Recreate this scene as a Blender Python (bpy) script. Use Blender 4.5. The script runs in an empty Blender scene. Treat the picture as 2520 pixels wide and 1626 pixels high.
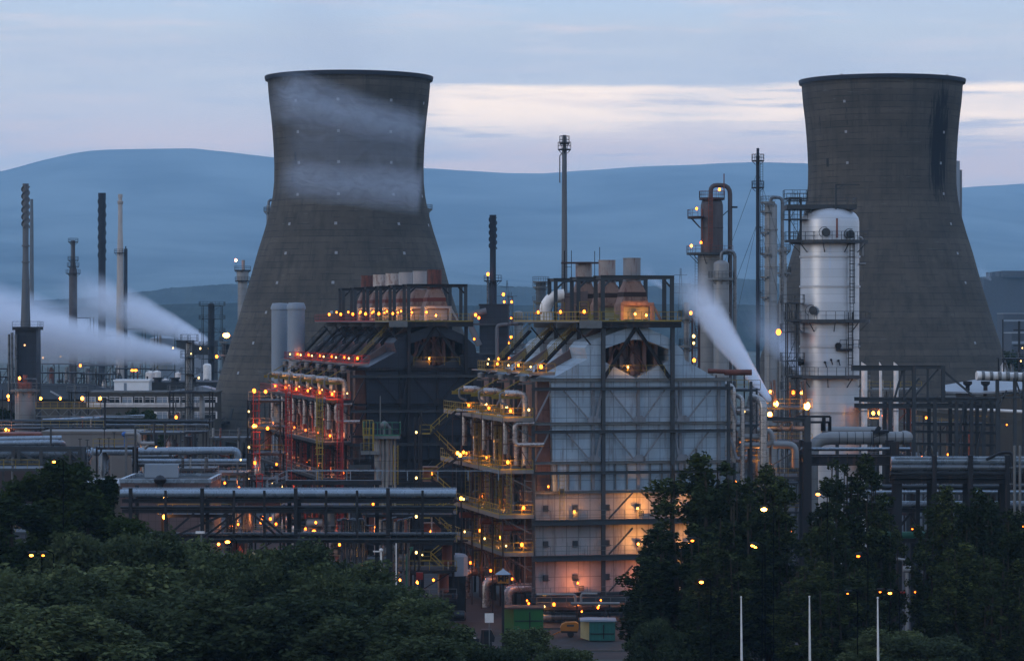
import bpy, math, random
import numpy as np
from mathutils import Vector, Matrix
F=7146.0; H=33.0; CX=1260.0; HY=792.0      # lens in photo pixels, eye height, principal column, horizon row
S=bpy.context.scene; COL=S.collection
def X(x,d): return (x-CX)*d/F
def Z(y,d): return H-(y-HY)*d/F
def M(p,d): return p*d/F
R=random.Random(7)
PI=math.pi
# ---------------------------------------------------------------- materials
def newmat(name):
    m=bpy.data.materials.new(name); m.use_nodes=True; nt=m.node_tree; nt.nodes.clear()
    return m,nt
def N(nt,t,**k):
    n=nt.nodes.new(t)
    for a,b in k.items(): setattr(n,a,b)
    return n
def L(nt,a,b): nt.links.new(a,b)
def rgb(c): return (c[0],c[1],c[2],1)
def mixc(nt,fac,a,b,mode='MIX'):
    n=N(nt,'ShaderNodeMix',data_type='RGBA',blend_type=mode)
    if isinstance(fac,(int,float)): n.inputs[0].default_value=fac
    else: L(nt,fac,n.inputs[0])
    for i,v in ((6,a),(7,b)):
        if isinstance(v,tuple): n.inputs[i].default_value=rgb(v)
        else: L(nt,v,n.inputs[i])
    return n.outputs[2]
def mth(nt,op,a,b=None,c=None,clamp=False):
    n=N(nt,'ShaderNodeMath',operation=op,use_clamp=clamp)
    for i,v in enumerate((a,b,c)):
        if v is None: continue
        if isinstance(v,(int,float)): n.inputs[i].default_value=v
        else: L(nt,v,n.inputs[i])
    return n.outputs[0]
def noise(nt,vec,scale,detail=4,rough=.6):
    n=N(nt,'ShaderNodeTexNoise'); n.inputs['Scale'].default_value=scale; n.inputs['Detail'].default_value=detail
    n.inputs['Roughness'].default_value=rough
    if vec is not None: L(nt,vec,n.inputs['Vector'])
    return n.outputs['Fac']
def maprange(nt,v,a,b,c=0,d=1):
    n=N(nt,'ShaderNodeMapRange'); L(nt,v,n.inputs[0])
    for i,x in enumerate((a,b,c,d)): n.inputs[i+1].default_value=x
    return n.outputs[0]
def mapping(nt,src,sc=(1,1,1),loc=(0,0,0)):
    n=N(nt,'ShaderNodeMapping'); L(nt,src,n.inputs[0]); n.inputs['Scale'].default_value=sc; n.inputs['Location'].default_value=loc
    return n.outputs[0]
def mat(name,col,rough=.6,metal=0.,var=.25,sc=.6,stain=None,amt=.5,streak=(1.2,1.2,.12),grid=None,gridc=.45,spec=.3):
    """painted or metal surface: blotchy tone, downward streaks of a stain colour, optional panel joints"""
    m,nt=newmat(name); tc=N(nt,'ShaderNodeTexCoord').outputs['Object']
    b=N(nt,'ShaderNodeBsdfPrincipled'); o=N(nt,'ShaderNodeOutputMaterial'); L(nt,b.outputs[0],o.inputs[0])
    b.inputs['Roughness'].default_value=rough; b.inputs['Metallic'].default_value=metal
    b.inputs['Specular IOR Level'].default_value=spec
    f=noise(nt,tc,sc,5,.65)
    lo=tuple(c*(1-var) for c in col); hi=tuple(min(1,c*(1+var)) for c in col)
    c=mixc(nt,maprange(nt,f,.3,.7),lo,hi)
    if stain:
        s=noise(nt,mapping(nt,tc,streak),1.7,6,.7)
        c=mixc(nt,maprange(nt,s,.62-.25*amt,.72-.12*amt),c,stain)
    if grid:
        gx,gz,ax=grid
        sep=N(nt,'ShaderNodeSeparateXYZ'); L(nt,tc,sep.inputs[0])
        u=mth(nt,'ADD',sep.outputs[0],sep.outputs[1]) if ax=='xy' else sep.outputs['XYZ'.index(ax)]
        def joint(v,s,w):
            q=mth(nt,'FRACT',mth(nt,'DIVIDE',v,s)); q=mth(nt,'ABSOLUTE',mth(nt,'SUBTRACT',q,.5))
            return mth(nt,'GREATER_THAN',q,.5-w/s)
        g=joint(sep.outputs[2],gz,.035)
        if gx: g=mth(nt,'MAXIMUM',joint(u,gx,.035),g)
        wn=N(nt,'ShaderNodeTexWhiteNoise',noise_dimensions='2D')
        cv=N(nt,'ShaderNodeCombineXYZ')
        if gx: L(nt,mth(nt,'FLOOR',mth(nt,'DIVIDE',u,gx)),cv.inputs[0])
        L(nt,mth(nt,'FLOOR',mth(nt,'DIVIDE',sep.outputs[2],gz)),cv.inputs[1]); L(nt,cv.outputs[0],wn.inputs['Vector'])
        c=mixc(nt,1.0,c,mixc(nt,wn.outputs['Value'],(.86,.86,.86),(1,1,1)),'MULTIPLY')
        c=mixc(nt,g,c,tuple(x*gridc for x in col))
    L(nt,c,b.inputs['Base Color'])
    rr=maprange(nt,f,.3,.7,max(.05,rough-.1),min(1,rough+.12)); L(nt,rr,b.inputs['Roughness'])
    return m
def emis(name,col,st):
    m,nt=newmat(name); e=N(nt,'ShaderNodeEmission'); e.inputs[0].default_value=rgb(col); e.inputs[1].default_value=st
    o=N(nt,'ShaderNodeOutputMaterial'); L(nt,e.outputs[0],o.inputs[0]); return m
T={}
T['steel']=mat('grey_blue_steel',(0.035,0.039,0.040),.55,.0,.2,.8,(.06,.045,.035),.25)
T['steel_dark']=mat('dark_steel',(0.009,0.009,0.010),.6,0,.25,.8,(.05,.025,.015),.3)
T['steel_black']=mat('black_steel',(0.012,0.011,0.012),.6)
T['galv']=mat('galvanised',(0.133,0.134,0.125),.5,.3,.2,1.2,(.12,.08,.06),.2)
T['yellow']=mat('yellow_paint',(0.246,0.167,0.023),.55,0,.2,1.5,(.1,.07,.03),.2)
T['red']=mat('red_paint',(0.266,0.021,0.015),.55,0,.25,1.5,(.12,.02,.015),.3)
T['green']=mat('green_paint',(0.030,0.128,0.072),.5)
T['clad']=mat('pale_cladding',(0.288,0.355,0.393),.42,.05,.16,.35,(.17,.17,.175),.34,(1.1,1.1,.12),(1.36,1.17,'X'),.42,spec=.5)
T['clad_low']=mat('lower_cladding',(0.297,0.271,0.249),.5,0,.16,.35,(.17,.14,.12),.36,(1.1,1.1,.12),(1.36,2.2,'X'),.4)
T['clad_side']=mat('brown_side_wall',(0.137,0.075,0.057),.6,0,.3,.4,(.07,.04,.03),.4,(1,1,.15),(1.5,2.1,'Y'),.5)
T['dclad']=mat('dark_cladding',(0.018,0.022,0.029),.5,0,.2,.35,(.012,.015,.02),.2,(1.5,1.5,.15),(1.36,1.17,'X'),.5)
T['dclad_low']=mat('dark_lower_cladding',(0.016,0.019,0.024),.55,0,.25,.35,(.03,.015,.012),.3,(1.5,1.5,.15),(1.36,2.2,'X'),.5)
T['dside']=mat('dark_side_wall',(0.080,0.043,0.032),.6,0,.3,.4,(.03,.02,.018),.4,(1,1,.15),(1.5,2.1,'Y'),.5)
T['slope']=mat('mauve_duct_wall',(0.128,0.089,0.078),.6,0,.2,.5,(.09,.06,.055),.25)
T['pipe']=mat('insulated_pipe',(0.336,0.306,0.277),.28,.5,.15,1.2,(.2,.2,.2),.15,(1,1,1),(0,.8,'Z'),.55)
T['pipe_grey']=mat('grey_pipe',(0.102,0.108,0.111),.28,.5,.15,1.0,(.06,.07,.08),.2,(.3,.3,1))
T['pipe_blue']=mat('blue_grey_pipe',(0.209,0.244,0.269),.26,.4,.12,.8,(.12,.15,.18),.15,(.2,1,1))
T['pipe_dark']=mat('dark_pipe',(0.025,0.028,0.030),.45,.1,.2,1)
T['pipe_rust']=mat('rusty_pipe',(0.160,0.051,0.032),.7,0,.3,1)
T['rust']=mat('rusty_stack',(0.119,0.039,0.026),.75,0,.35,1.2,(.05,.025,.022),.55,(2,2,.25))
T['whiterust']=mat('white_flaking_stack',(0.425,0.354,0.294),.6,0,.12,1,(.15,.06,.035),.62,(1.1,1.1,.35))
T['white']=mat('white_stack',(0.302,0.269,0.243),.55,0,.1,.8,(.25,.24,.25),.2)
T['rustgrey']=mat('grey_rusting_stack',(0.270,0.221,0.187),.6,0,.12,1,(.17,.075,.05),.5,(1.1,1.1,.3))
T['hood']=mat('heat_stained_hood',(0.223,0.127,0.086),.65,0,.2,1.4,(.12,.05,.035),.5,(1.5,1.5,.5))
T['soot']=mat('sooty_band',(0.035,0.019,0.014),.8)
T['band']=mat('red_brown_band',(0.140,0.030,0.017),.7,0,.2,1)
T['brace']=mat('brown_brace',(0.044,0.024,0.020),.7,0,.3,1)
T['brace_grey']=mat('grey_wall_brace',(.15,.155,.16),.5,0,.2,.8,(.07,.06,.05),.3)
T['stack_grey']=mat('dull_grey_stack',(.19,.18,.17),.6,0,.15,.8,(.10,.07,.055),.35,(1.5,1.5,.2))
T['silo']=mat('blue_grey_silo',(0.204,0.231,0.251),.5,0,.08,.3,(.16,.2,.26),.2)
T['alu']=mat('aluminium_cladding',(0.45,0.45,0.44),.36,.3,.08,.25,(.40,.44,.49),.18,(1.5,1.5,.05),(0,1.15,'Z'),.72,spec=.5)
T['vessel']=mat('grey_vessel',(0.238,0.227,0.207),.45,.2,.12,.5,(.2,.2,.2),.2,(1,1,.1),(0,2.4,'Z'),.5)
T['vessel_dark']=mat('heat_browned_vessel',(0.070,0.058,0.055),.6,.1,.25,.5,(.06,.03,.025),.3)
T['chim']=mat('grey_chimney',(0.112,0.113,0.111),.7,0,.15,.2,(.07,.08,.10),.3,(1,1,.05))
T['chim_pale']=mat('pale_chimney',(0.400,0.340,0.288),.6,0,.15,.2,(.24,.22,.2),.3,(1,1,.05))
T['chim_dark']=mat('dark_chimney',(0.018,0.021,0.029),.7,0,.2,.3)
T['beige']=mat('beige_wall',(0.072,0.061,0.046),.8,0,.1,.3,(.1,.1,.09),.2)
T['beige_clad']=mat('beige_sheet',(0.157,0.139,0.118),.6,0,.06,.3,None,0,(1,1,1),(1.6,30,'X'),.85)
T['roof']=mat('grey_roof',(0.022,0.022,0.021),.8,0,.2,.2)
T['roof_pale']=mat('pale_roof',(0.270,0.268,0.259),.5,0,.1,.2,None,0,(1,1,1))
T['whitebox']=mat('white_sheet',(0.749,0.717,0.666),.5,0,.05,.4)
T['brick']=mat('mauve_brick',(0.105,0.065,0.056),.8,0,.12,.5,None,0,(1,1,1),(.8,.8,'xy'),.7)
T['glass']=mat('dark_glass',(0.020,0.024,0.025),.12,0,.1,1)
T['window']=mat('window_frame_white',(0.614,0.542,0.477),.5)
T['pole']=mat('white_pole',(0.682,0.617,0.539),.4)
T['c_green']=mat('green_container',(0.021,0.102,0.022),.55,0,.12,.8,(.02,.09,.03),.25)
T['c_teal']=mat('teal_container',(0.021,0.101,0.076),.55,0,.12,.8,(.02,.1,.09),.25,(1,1,.2),(.35,9,'X'),.8)
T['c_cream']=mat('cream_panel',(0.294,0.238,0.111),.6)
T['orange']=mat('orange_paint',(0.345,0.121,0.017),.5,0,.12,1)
T['signor']=mat('amber_sign',(0.315,0.109,0.011),.5,0,.05,1)
T['black']=mat('black_paint',(0.010,0.009,0.007),.5)
T['tyre']=mat('rubber',(0.012,0.010,0.009),.8)
T['concrete_yard']=mat('worn_concrete',(0.027,0.024,0.021),.85,0,.3,.12,(.04,.045,.05),.4,(.3,.3,1))
T['post_black']=mat('matt_black_post',(.003,.003,.003),1,0,.1,1,spec=0)
T['bark']=mat('bark',(0.035,0.024,0.014),.9,0,.3,3)
T['farblue']=mat('far_building',(0.050,0.051,0.058),.8)
AMB=emis('sodium_bulb',(1,.20,.018),11); AMB2=emis('sodium_flood',(1,.27,.03),20); REDL=emis('orange_red_bulb',(1,.15,.012),10)
WHT=emis('mercury_bulb',(1,.62,.20),5); FLAME=emis('flare_flame',(1,.36,.06),40); SPOT=emis('far_lamp',(1,.5,.2),3)
def leafmat(name,a,b,c):
    m,nt=newmat(name); o=N(nt,'ShaderNodeOutputMaterial'); g=N(nt,'ShaderNodeNewGeometry')
    oi=N(nt,'ShaderNodeObjectInfo')
    cc=mixc(nt,mth(nt,'POWER',g.outputs['Random Per Island'],2.2),a,b)  # few bright leaves among dark ones paint in the speckled highlights
    tc=N(nt,'ShaderNodeTexCoord').outputs['Object']
    cc=mixc(nt,maprange(nt,noise(nt,tc,.35,3),.42,.62),cc,c)
    cc=mixc(nt,1.0,cc,mixc(nt,oi.outputs['Random'],(.45,.5,.5),(1.35,1.25,1.1)),'MULTIPLY')
    d=N(nt,'ShaderNodeBsdfPrincipled'); d.inputs['Roughness'].default_value=.75; d.inputs['Specular IOR Level'].default_value=.06; L(nt,cc,d.inputs['Base Color'])
    t=N(nt,'ShaderNodeBsdfTranslucent'); L(nt,cc,t.inputs[0]); x=N(nt,'ShaderNodeMixShader'); x.inputs[0].default_value=.3
    L(nt,d.outputs[0],x.inputs[1]); L(nt,t.outputs[0],x.inputs[2]); L(nt,x.outputs[0],o.inputs[0]); return m
LEAF_P=leafmat('poplar_leaves',(.012,.020,.006),(.120,.145,.045),(.026,.038,.012))
LEAF_W=leafmat('willow_leaves',(.020,.033,.012),(.145,.170,.075),(.060,.078,.034))
LEAF_D=leafmat('dark_leaves',(.009,.019,.005),(.075,.105,.024),(.024,.040,.010))
# ---------------------------------------------------------------- mesh builder
class MB:
    def __init__(s): s.v=[]; s.f=[]
    def add(s,v,f):
        n=len(s.v); s.v+=[tuple(p) for p in v]; s.f+=[tuple(i+n for i in q) for q in f]; return s
    def box(s,x0,x1,y0,y1,z0,z1):
        v=[(x0,y0,z0),(x1,y0,z0),(x1,y1,z0),(x0,y1,z0),(x0,y0,z1),(x1,y0,z1),(x1,y1,z1),(x0,y1,z1)]
        return s.add(v,[(0,3,2,1),(4,5,6,7),(0,1,5,4),(1,2,6,5),(2,3,7,6),(3,0,4,7)])
    def frame(s,p,q):
        p=Vector(p);q=Vector(q);d=(q-p).normalized()
        up=Vector((0,0,1)) if abs(d.z)<.95 else Vector((0,1,0))
        a=d.cross(up).normalized(); b=a.cross(d).normalized(); return p,q,a,b
    def bar(s,p,q,w,h=None):
        h=h or w; p,q,a,b=s.frame(p,q); v=[]
        for c in (p,q):
            for i,j in ((-1,-1),(1,-1),(1,1),(-1,1)): v.append(c+a*w/2*i+b*h/2*j)
        return s.add(v,[(0,1,2,3),(7,6,5,4),(0,4,5,1),(1,5,6,2),(2,6,7,3),(3,7,4,0)])
    def ibeam(s,p,q,w,h=None):
        h=h or w; p,q,a,b=s.frame(p,q); t=max(.03,h*.11)
        s.bar(p+b*(h/2-t/2),q+b*(h/2-t/2),w,t); s.bar(p-b*(h/2-t/2),q-b*(h/2-t/2),w,t); s.bar(p,q,w*.22,h-2*t-.004); return s
    def tube(s,pts,r,n=10):
        pts=[Vector(p) for p in pts]; rs=r if isinstance(r,(list,tuple)) else [r]*len(pts)
        base=len(s.v); prev=None; m=len(pts)
        for i,p in enumerate(pts):
            d=(pts[min(i+1,m-1)]-pts[max(i-1,0)]).normalized()
            if prev is None:
                up=Vector((0,0,1)) if abs(d.z)<.9 else Vector((1,0,0)); a=d.cross(up).normalized()
            else: a=(prev-d*prev.dot(d)).normalized()
            prev=a; b=d.cross(a)
            for k in range(n):
                t=2*PI*k/n; s.v.append(tuple(p+(a*math.cos(t)+b*math.sin(t))*rs[i]))
        for i in range(m-1):
            for k in range(n):
                k2=(k+1)%n; s.f.append((base+i*n+k,base+i*n+k2,base+(i+1)*n+k2,base+(i+1)*n+k))
        s.f.append(tuple(base+k for k in range(n))[::-1]); s.f.append(tuple(base+(m-1)*n+k for k in range(n))); return s
    def lathe(s,x,y,prof,n=24,cap=True,sx=1,sy=1):
        base=len(s.v)
        for r,z in prof:
            for k in range(n):
                t=2*PI*k/n; s.v.append((x+r*sx*math.cos(t),y+r*sy*math.sin(t),z))
        for i in range(len(prof)-1):
            for k in range(n):
                k2=(k+1)%n; s.f.append((base+i*n+k,base+i*n+k2,base+(i+1)*n+k2,base+(i+1)*n+k))
        if cap:
            s.f.append(tuple(base+k for k in range(n))[::-1]); s.f.append(tuple(base+(len(prof)-1)*n+k for k in range(n)))
        return s
    def prism(s,poly,y0,y1):
        n=len(poly); v=[(x,y0,z) for x,z in poly]+[(x,y1,z) for x,z in poly]
        f=[tuple(range(n)),tuple(range(2*n-1,n-1,-1))]+[((i+1)%n,i,n+i,n+(i+1)%n) for i in range(n)]
        return s.add(v,f)
    def ball(s,c,r,sc=(1,1,1),n=8,m=5):
        prof=[(max(.001,r*math.sin(PI*i/m)),-r*math.cos(PI*i/m)*sc[2]) for i in range(m+1)]
        return s.lathe(c[0],c[1],[(a*sc[0],z+c[2]) for a,z in prof],n)
    def elbow(s,pts,r,n=10,bend=None):
        """pipe through corner points with rounded bends"""
        P=[Vector(p) for p in pts]; out=[P[0]]
        for i in range(1,len(P)-1):
            a,b,c=P[i-1],P[i],P[i+1]; k=bend or r*2
            k=min(k,(a-b).length*.48,(c-b).length*.48); u=b+(a-b).normalized()*k; w=b+(c-b).normalized()*k
            for t in (0,.25,.5,.75,1): out.append((u*(1-t)**2)+(b*2*t*(1-t))+(w*t*t))
        out.append(P[-1]); return s.tube(out,r,n)
    def rail(s,pts,h=1.1,t=.05,step=1.6,mid=True,toe=True):
        for a,b in zip(pts,pts[1:]):
            a=Vector(a);b=Vector(b);l=(b-a).length; k=max(1,round(l/step)); u=Vector((0,0,1))
            s.bar(a+u*h,b+u*h,t)
            if mid: s.bar(a+u*h*.5,b+u*h*.5,t*.8)
            if toe: s.bar(a+u*.08,b+u*.08,.02,.16)
            for i in range(k+1):
                p=a.lerp(b,i/k); s.bar(p,p+u*(h-t/2),t)
        return s
    def ladder(s,p,z1,w=.5,ax=(1,0,0),t=.05):
        p=Vector(p);a=Vector(ax)*w/2; q=Vector((p.x,p.y,z1))
        s.bar(p-a,q-a,t);s.bar(p+a,q+a,t); z=p.z+.35
        while z<z1: s.bar(Vector((p.x,p.y,z))-a,Vector((p.x,p.y,z))+a,.035); z+=.45
        return s
    def cage(s,x,y,z0,z1,r=.38,out=(0,-1),t=.035,step=.9):
        cx=x+out[0]*r*.8; cy=y+out[1]*r*.8; n=8
        z=z0
        while z<=z1+.01:
            P=[(cx+r*math.cos(2*PI*k/n),cy+r*math.sin(2*PI*k/n),z) for k in range(n+1)]
            for a,b in zip(P,P[1:]): s.bar(a,b,t)
            z+=step
        for k in (1,3,5,6,7): s.bar((cx+r*math.cos(2*PI*k/n),cy+r*math.sin(2*PI*k/n),z0),(cx+r*math.cos(2*PI*k/n),cy+r*math.sin(2*PI*k/n),z1),t*.8)
        return s
    def stair(s,p,q,w=.9,side=(0,1,0)):
        p=Vector(p);q=Vector(q);sd=Vector(side).normalized()*w/2
        s.bar(p-sd,q-sd,.08,.28);s.bar(p+sd,q+sd,.08,.28); n=max(3,int(abs(q.z-p.z)/.22))
        for i in range(n+1):
            c=p.lerp(q,i/n); s.bar(c-sd,c+sd,.24,.04)
        return s
    def stairrail(s,p,q,w=.9,side=(0,1,0),t=.06):
        p=Vector(p);q=Vector(q);sd=Vector(side).normalized()*w/2;u=Vector((0,0,1))
        for g in (-sd,sd):
            s.bar(p+g+u*1.0,q+g+u*1.0,t);s.bar(p+g+u*.5,q+g+u*.5,t*.8); n=max(2,int((q-p).length/1.3))
            for i in range(n+1):
                c=p.lerp(q,i/n)+g; s.bar(c,c+u*.97,t)
        return s
    def build(s,name,m,parent=None,loc=None,smooth=True,label=None):
        me=bpy.data.meshes.new(name); me.from_pydata(s.v,[],s.f); me.materials.append(T[m] if isinstance(m,str) else m)
        if smooth:
            me.polygons.foreach_set('use_smooth',[True]*len(me.polygons)); me.set_sharp_from_angle(angle=math.radians(38))
        o=bpy.data.objects.new(name,me); COL.objects.link(o)
        if parent: o.parent=parent
        if loc: o.location=loc
        if label: o['label']=label
        return o
def tag(o,label=None,cat=None,group=None,kind=None):
    if label: o['label']=label
    if cat: o['category']=cat
    if group: o['group']=group
    if kind: o['kind']=kind
    return o
def thing(name,label,cat,loc=(0,0,0),rz=0,group=None):
    o=bpy.data.objects.new(name,None); COL.objects.link(o); o.location=loc; o.rotation_euler=(0,0,rz); o.empty_display_size=.5
    return tag(o,label,cat,group)
def dup(o,parent=None):
    c=o.copy(); COL.objects.link(c)
    if parent: c.parent=parent
    for ch in list(o.children): dup(ch,c)
    return c
def lamp(parent,p,m=AMB,r=.17,d=(0,-1),post=None,pw=0):
    """bulkhead lamp: bracket and hood with a glowing bulb"""
    b=MB(); x,y,z=p; r*=R.uniform(.75,1.15); b.box(x-.16,x+.16,y+.02+r*.2,y+.16+r*.2,z+r*.8,z+r*.8+.1); b.bar((x,y+.1,z+r*.8),(x,y+.1,z-(post or .35)),.05)
    o=b.build('lamp','steel_dark',parent); q=MB(); q.ball((x,y,z),r,(1,1,1.25),8,6); q.build('bulb',m,o)
    if pw:
        l=bpy.data.lights.new('lamp_light','POINT'); l.energy=pw*4.0; l.color=(1,.40,.08) if m is not REDL else (1,.27,.09); l.shadow_soft_size=r; lo=bpy.data.objects.new('lamp_light',l); COL.objects.link(lo); lo.parent=o; lo.location=(x,y-.25,z)
    return o
HAZE_C=(.56,.83,1.0); HAZE_D=.000068; SKY_S=1.0; SUN_E=.5; EXPO=0.0
# ---------------------------------------------------------------- the cracking furnaces
KX=1.03
def furnace(style,first=True,big=False):
    """one furnace bay; x along the face, y into depth, z up. style: 'pale' or 'dark'"""
    pale=style=='pale'
    root=thing('cracking_furnace','','furnace')
    st='steel' if pale else 'steel_dark'; rail='yellow' if pale else 'red'
    C=(lambda n:n) if pale else (lambda n:{'clad':'dclad','clad_low':'dclad_low','clad_side':'dside'}[n])
    k=KX; DP=10.9 if pale else 10.5
    def pk(P): return [(x*k,z) for x,z in P]
    MB().prism(pk([(2.45,14),(22,14),(22,26.4),(21,26.6),(17.35,28.7),(17.15,29.8),(15.5,31.2),(15.5,28.6),(11.8,26.65),(8.1,28.6),(8.1,31.2),(7.67,31.2),(6.6,30.8),(6.0,30.1),(6.3,28.84),(2.2,26.6)]),.3,7.6).build('upper_wall',C('clad'),root,smooth=False)
    MB().box(.5,22*k,.35,7.5,2.6,13.9).build('lower_wall',C('clad_low'),root)
    MB().box(.9,2.4,1.2,8.6,14.0,26.3).box(.45,.9,1.4,8.4,3,13.8).build('burner_wall',C('clad_side'),root)
    MB().prism(pk([(7.67,31.22),(10.8,32.35),(12.9,32.35),(15.5,31.22),(15.5,29.9),(13.3,30.75),(12.2,31.0),(11.4,31.0),(10.2,30.7),(8.1,29.95)]),.1,6.5).build('arch_duct','clad' if pale else 'dclad',root,smooth=False)
    # slope duct between this bay and the next one
    MB().prism(pk([(1.6,26.7),(6.4,30.0),(9,32.3),(15,32.3),(15,26.7)]),7.9,8.5).build('slope_duct','slope',root,smooth=False)
    w=MB()
    for x in (9.1,10.3,11.5,12.9,14.2): w.box(x*k,x*k+.45,1.7,6.4,27.0,31)
    w.build('inner_duct','slope' if pale else 'dside',root)
    MB().box(8.4*k,15.2*k,5.8,6.2,26.9,28.9).prism(pk([(9.6,26.9),(14,26.9),(12.6,30.6),(11,30.6)]),2.6,3.0).build('inner_wall','slope' if pale else 'dside',root)
    MB().rail([(8.6*k,-.35,27.0),(14.9*k,-.35,27.0)],1.1,.045,2.2,True,False).build('handrail','yellow',root); lamp(root,(10.7*k,-.4,27.9),WHT,.13,pw=30)  # small lamp added to lighten the gable recess
    for x0,z0,x1,z1 in ((8.6,27.6,10.2,31),(10.9,31,13.6,27.2),(9.6,30.5,12.6,27),(14.9,28,13.4,31),(12.4,31,10.4,27.2)):
        MB().bar((x0*k,1.6,z0),(x1*k,1.6,z1),.22).build('brace','brace',root)
    for x1 in (8.1,15.5): MB().ibeam((11.7*k,-.1,32.4),(x1*k,-.1,26.7),.34,.36).build('brace','steel_dark',root)
    # face columns and beams
    wide='steel' if pale else 'steel_dark'
    for x in (6.9,12.0,16.8,21.2): MB().box(x*k-.17,x*k+.17,.02,.297,14.2,26.2).build('column','brace_grey' if pale else 'steel_dark',root)
    q=MB()
    for z0,z1 in ((0,7.3),(7.3,11.5),(11.5,16.5),(16.5,22.3)):
        q.bar((-3.5,-.7,z0),(-3.5,-.7,z1),.12).bar((-3.5,4.6,z0),(-3.5,4.6,z1),.12).bar((-.1,-.65,z0),(-3.5,-.65,z1),.08).bar((-.7,2.0,z0),(-.7,2.0,z1),.14).bar((-3.4,4.6,z1-1),(0,4.6,z1-1),.16).bar((-3.5,-.7,(z0+z1)/2),(0,-.7,(z0+z1)/2),.09)
    q.build('walkway_posts','steel_dark' if not pale else 'brace',root)
    for x,z1,ww in ((0.1,26.3,.3),(7.95,32.5,.42),(15.8,32.5,.42),(22.2,26.3,.32)): MB().ibeam((x*k,-.25,0),(x*k,-.25,z1),ww,ww).build('column',wide,root)
    for x in (0.1,22.2):
        for y in (4.2,8.6): MB().ibeam((x*k,y,0),(x*k,y,26),.28).build('column',wide,root)
    for z,h,m,y in ((26.5,.34,'galv',-.02),(25.5,.36,'steel',-.62),(21.6,.3,'galv',-.02),(20.7,.36,'steel',-.62),(17.2,.3,'galv',-.02),(16.1,.36,'steel',-.62),(13.9,.28,'galv',-.02)):
        if not pale: m='steel' if m=='steel' else 'steel_dark'
        MB().ibeam((-.2,y,z),(22.6*k,y,z),.3,h).build('beam',m,root)
    for z in (10.55,6.55,1.95):
        MB().ibeam((-.2,-.75,z),(22.8*k,-.75,z),.35,.62).box(-.2,22.8*k,-.55,.3,z+.22,z+.28).build('beam',wide,root)
        q=MB(); q.rail([(-.2,-.85,z+.32),(22.6*k,-.85,z+.32)],1.05,.05,2.2,True,False); q.build('handrail','galv' if pale else 'steel',root)
    q=MB()
    for i in range(15): q.box((2.75+i*1.32)*k,(2.75+i*1.32)*k+.14,.05,.298,14.15,17.0)
    q.build('wall_ribs','galv' if pale else 'steel_dark',root)
    def dia(x0,z0,x1,z1,w=.24,y=-.22,m=None): MB().bar((x0*k,y,z0),(x1*k,y,z1),w,.14).build('brace',m or ('brace_grey' if pale else 'steel_dark'),root)
    for b in (21.7,17.3):
        t=b+3.6
        for x0,x1 in ((3.5,6.5),(8.7,11.5),(14.9,12.4),(7.8,7.1),(16.0,16.6),(20.2,17.4),(22.1,23.2)): dia(x0,t,x1,b+.15)
        dia(2.0,t,.3,b+.15,.36)
        for x in (6.9,12,17): MB().prism([(x*k-.75,b),(x*k+.75,b),(x*k+.75,b+.35),(x*k+.35,b+.75),(x*k-.35,b+.75),(x*k-.75,b+.35)],-.33,-.3).build('gusset','brace_grey' if pale else 'steel_dark',root)
    for b in (10.9,6.9,2.7): 
        dia(8.5,b,11.2,b+2.9,.28,-.5,wide); dia(15.2,b,12.2,b+2.9,.28,-.5,wide)
    # hatches and door frames of the lower wall
    for z in (12.1,8.1,4.3):
        for x in (1.6,4.9,8.5,12.0,15.4):
            h=MB(); x*=k; h.box(x-.3,x+.3,.2,.345,z-.35,z+.35).box(x-.22,x+.22,.12,.197,z-.27,z+.27).bar((x+.1,.08,z-.1),(x+.45,.08,z-.25),.07); h.build('hatch','steel' if pale else 'steel_black',root)
    if first and pale:
        for x,z in ((3.4,14.5),(4.9,11.9),(12.35,11.9),(12.35,7.9),(5.6,3.6)):
            o=MB().box(x*k-.45,x*k+.1,-.6,-.35,z-.75,z-.15).build('control_box','steel',root)
        for x,z,m in ((1.7,14.6,AMB),(4.6,11.75,AMB),(11.75,12.0,AMB2),(11.8,8.0,AMB2),(5.0,3.75,REDL),(12.0,4.2,REDL),(17.5,12.0,AMB2),(17.5,8.0,AMB2),(17,4.3,AMB)): lamp(root,(x*k,-.6,z),m,.12,pw={11.75:150,11.8:130,5.0:80,12.0:60,1.7:35,4.6:40}.get(x,90))
        s=MB(); s.ladder((3.15,-1.25,10.8),16.0); s.build('ladder','yellow',root)
    # top platform
    x0,x1,zt=5.1*k,16.7*k,33.05
    pl=MB().box(x0+2.6,x1,-.6,8.4,zt-.12,zt); pl.ibeam((x0+2.6,-.62,zt-.42),(x1,-.62,zt-.42),.3,.58).ibeam((x0+2.6,8.3,zt-.42),(x1,8.3,zt-.42),.3,.58)
    for i in range(5): pl.box(x0+3.4+i*2,x0+3.6+i*2,-.5,8.2,zt-.6,zt-.124)
    p=pl.build('platform','steel_dark',root)
    MB().box(x0,x0+2.59,-.9,DP-.9,zt-.1,zt-.02).box(x0,x0+2.59,-.95,-.9,zt-.75,zt+.1).build('walkway','galv',root)
    r=MB().rail([(x0,DP-.9,zt),(x0,-.9,zt),(x0+2.6,-.9,zt),(x0+2.6,-.62,zt),(x1,-.62,zt),(x1,8.4,zt)],1.1,.055,1.5); 
    r.build('railing','yellow' if pale else ('red' if not big else 'yellow'),p)
    if pale: MB().rail([(x0,-.95,zt+.9),(x0+1.0,-.95,zt+.9)],1.3,.05).build('railing','yellow',p)
    for x in (7.95,15.8):
        for y in (0,3.2): MB().ibeam((x*k,y,zt),(x*k,y,37.9),.4).build('column',st if pale else 'steel',root)
    for y in (0,3.2): MB().ibeam((7.7*k,y,38.05),(16.05*k,y,38.05),.34,.4).build('beam',st,root)
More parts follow.
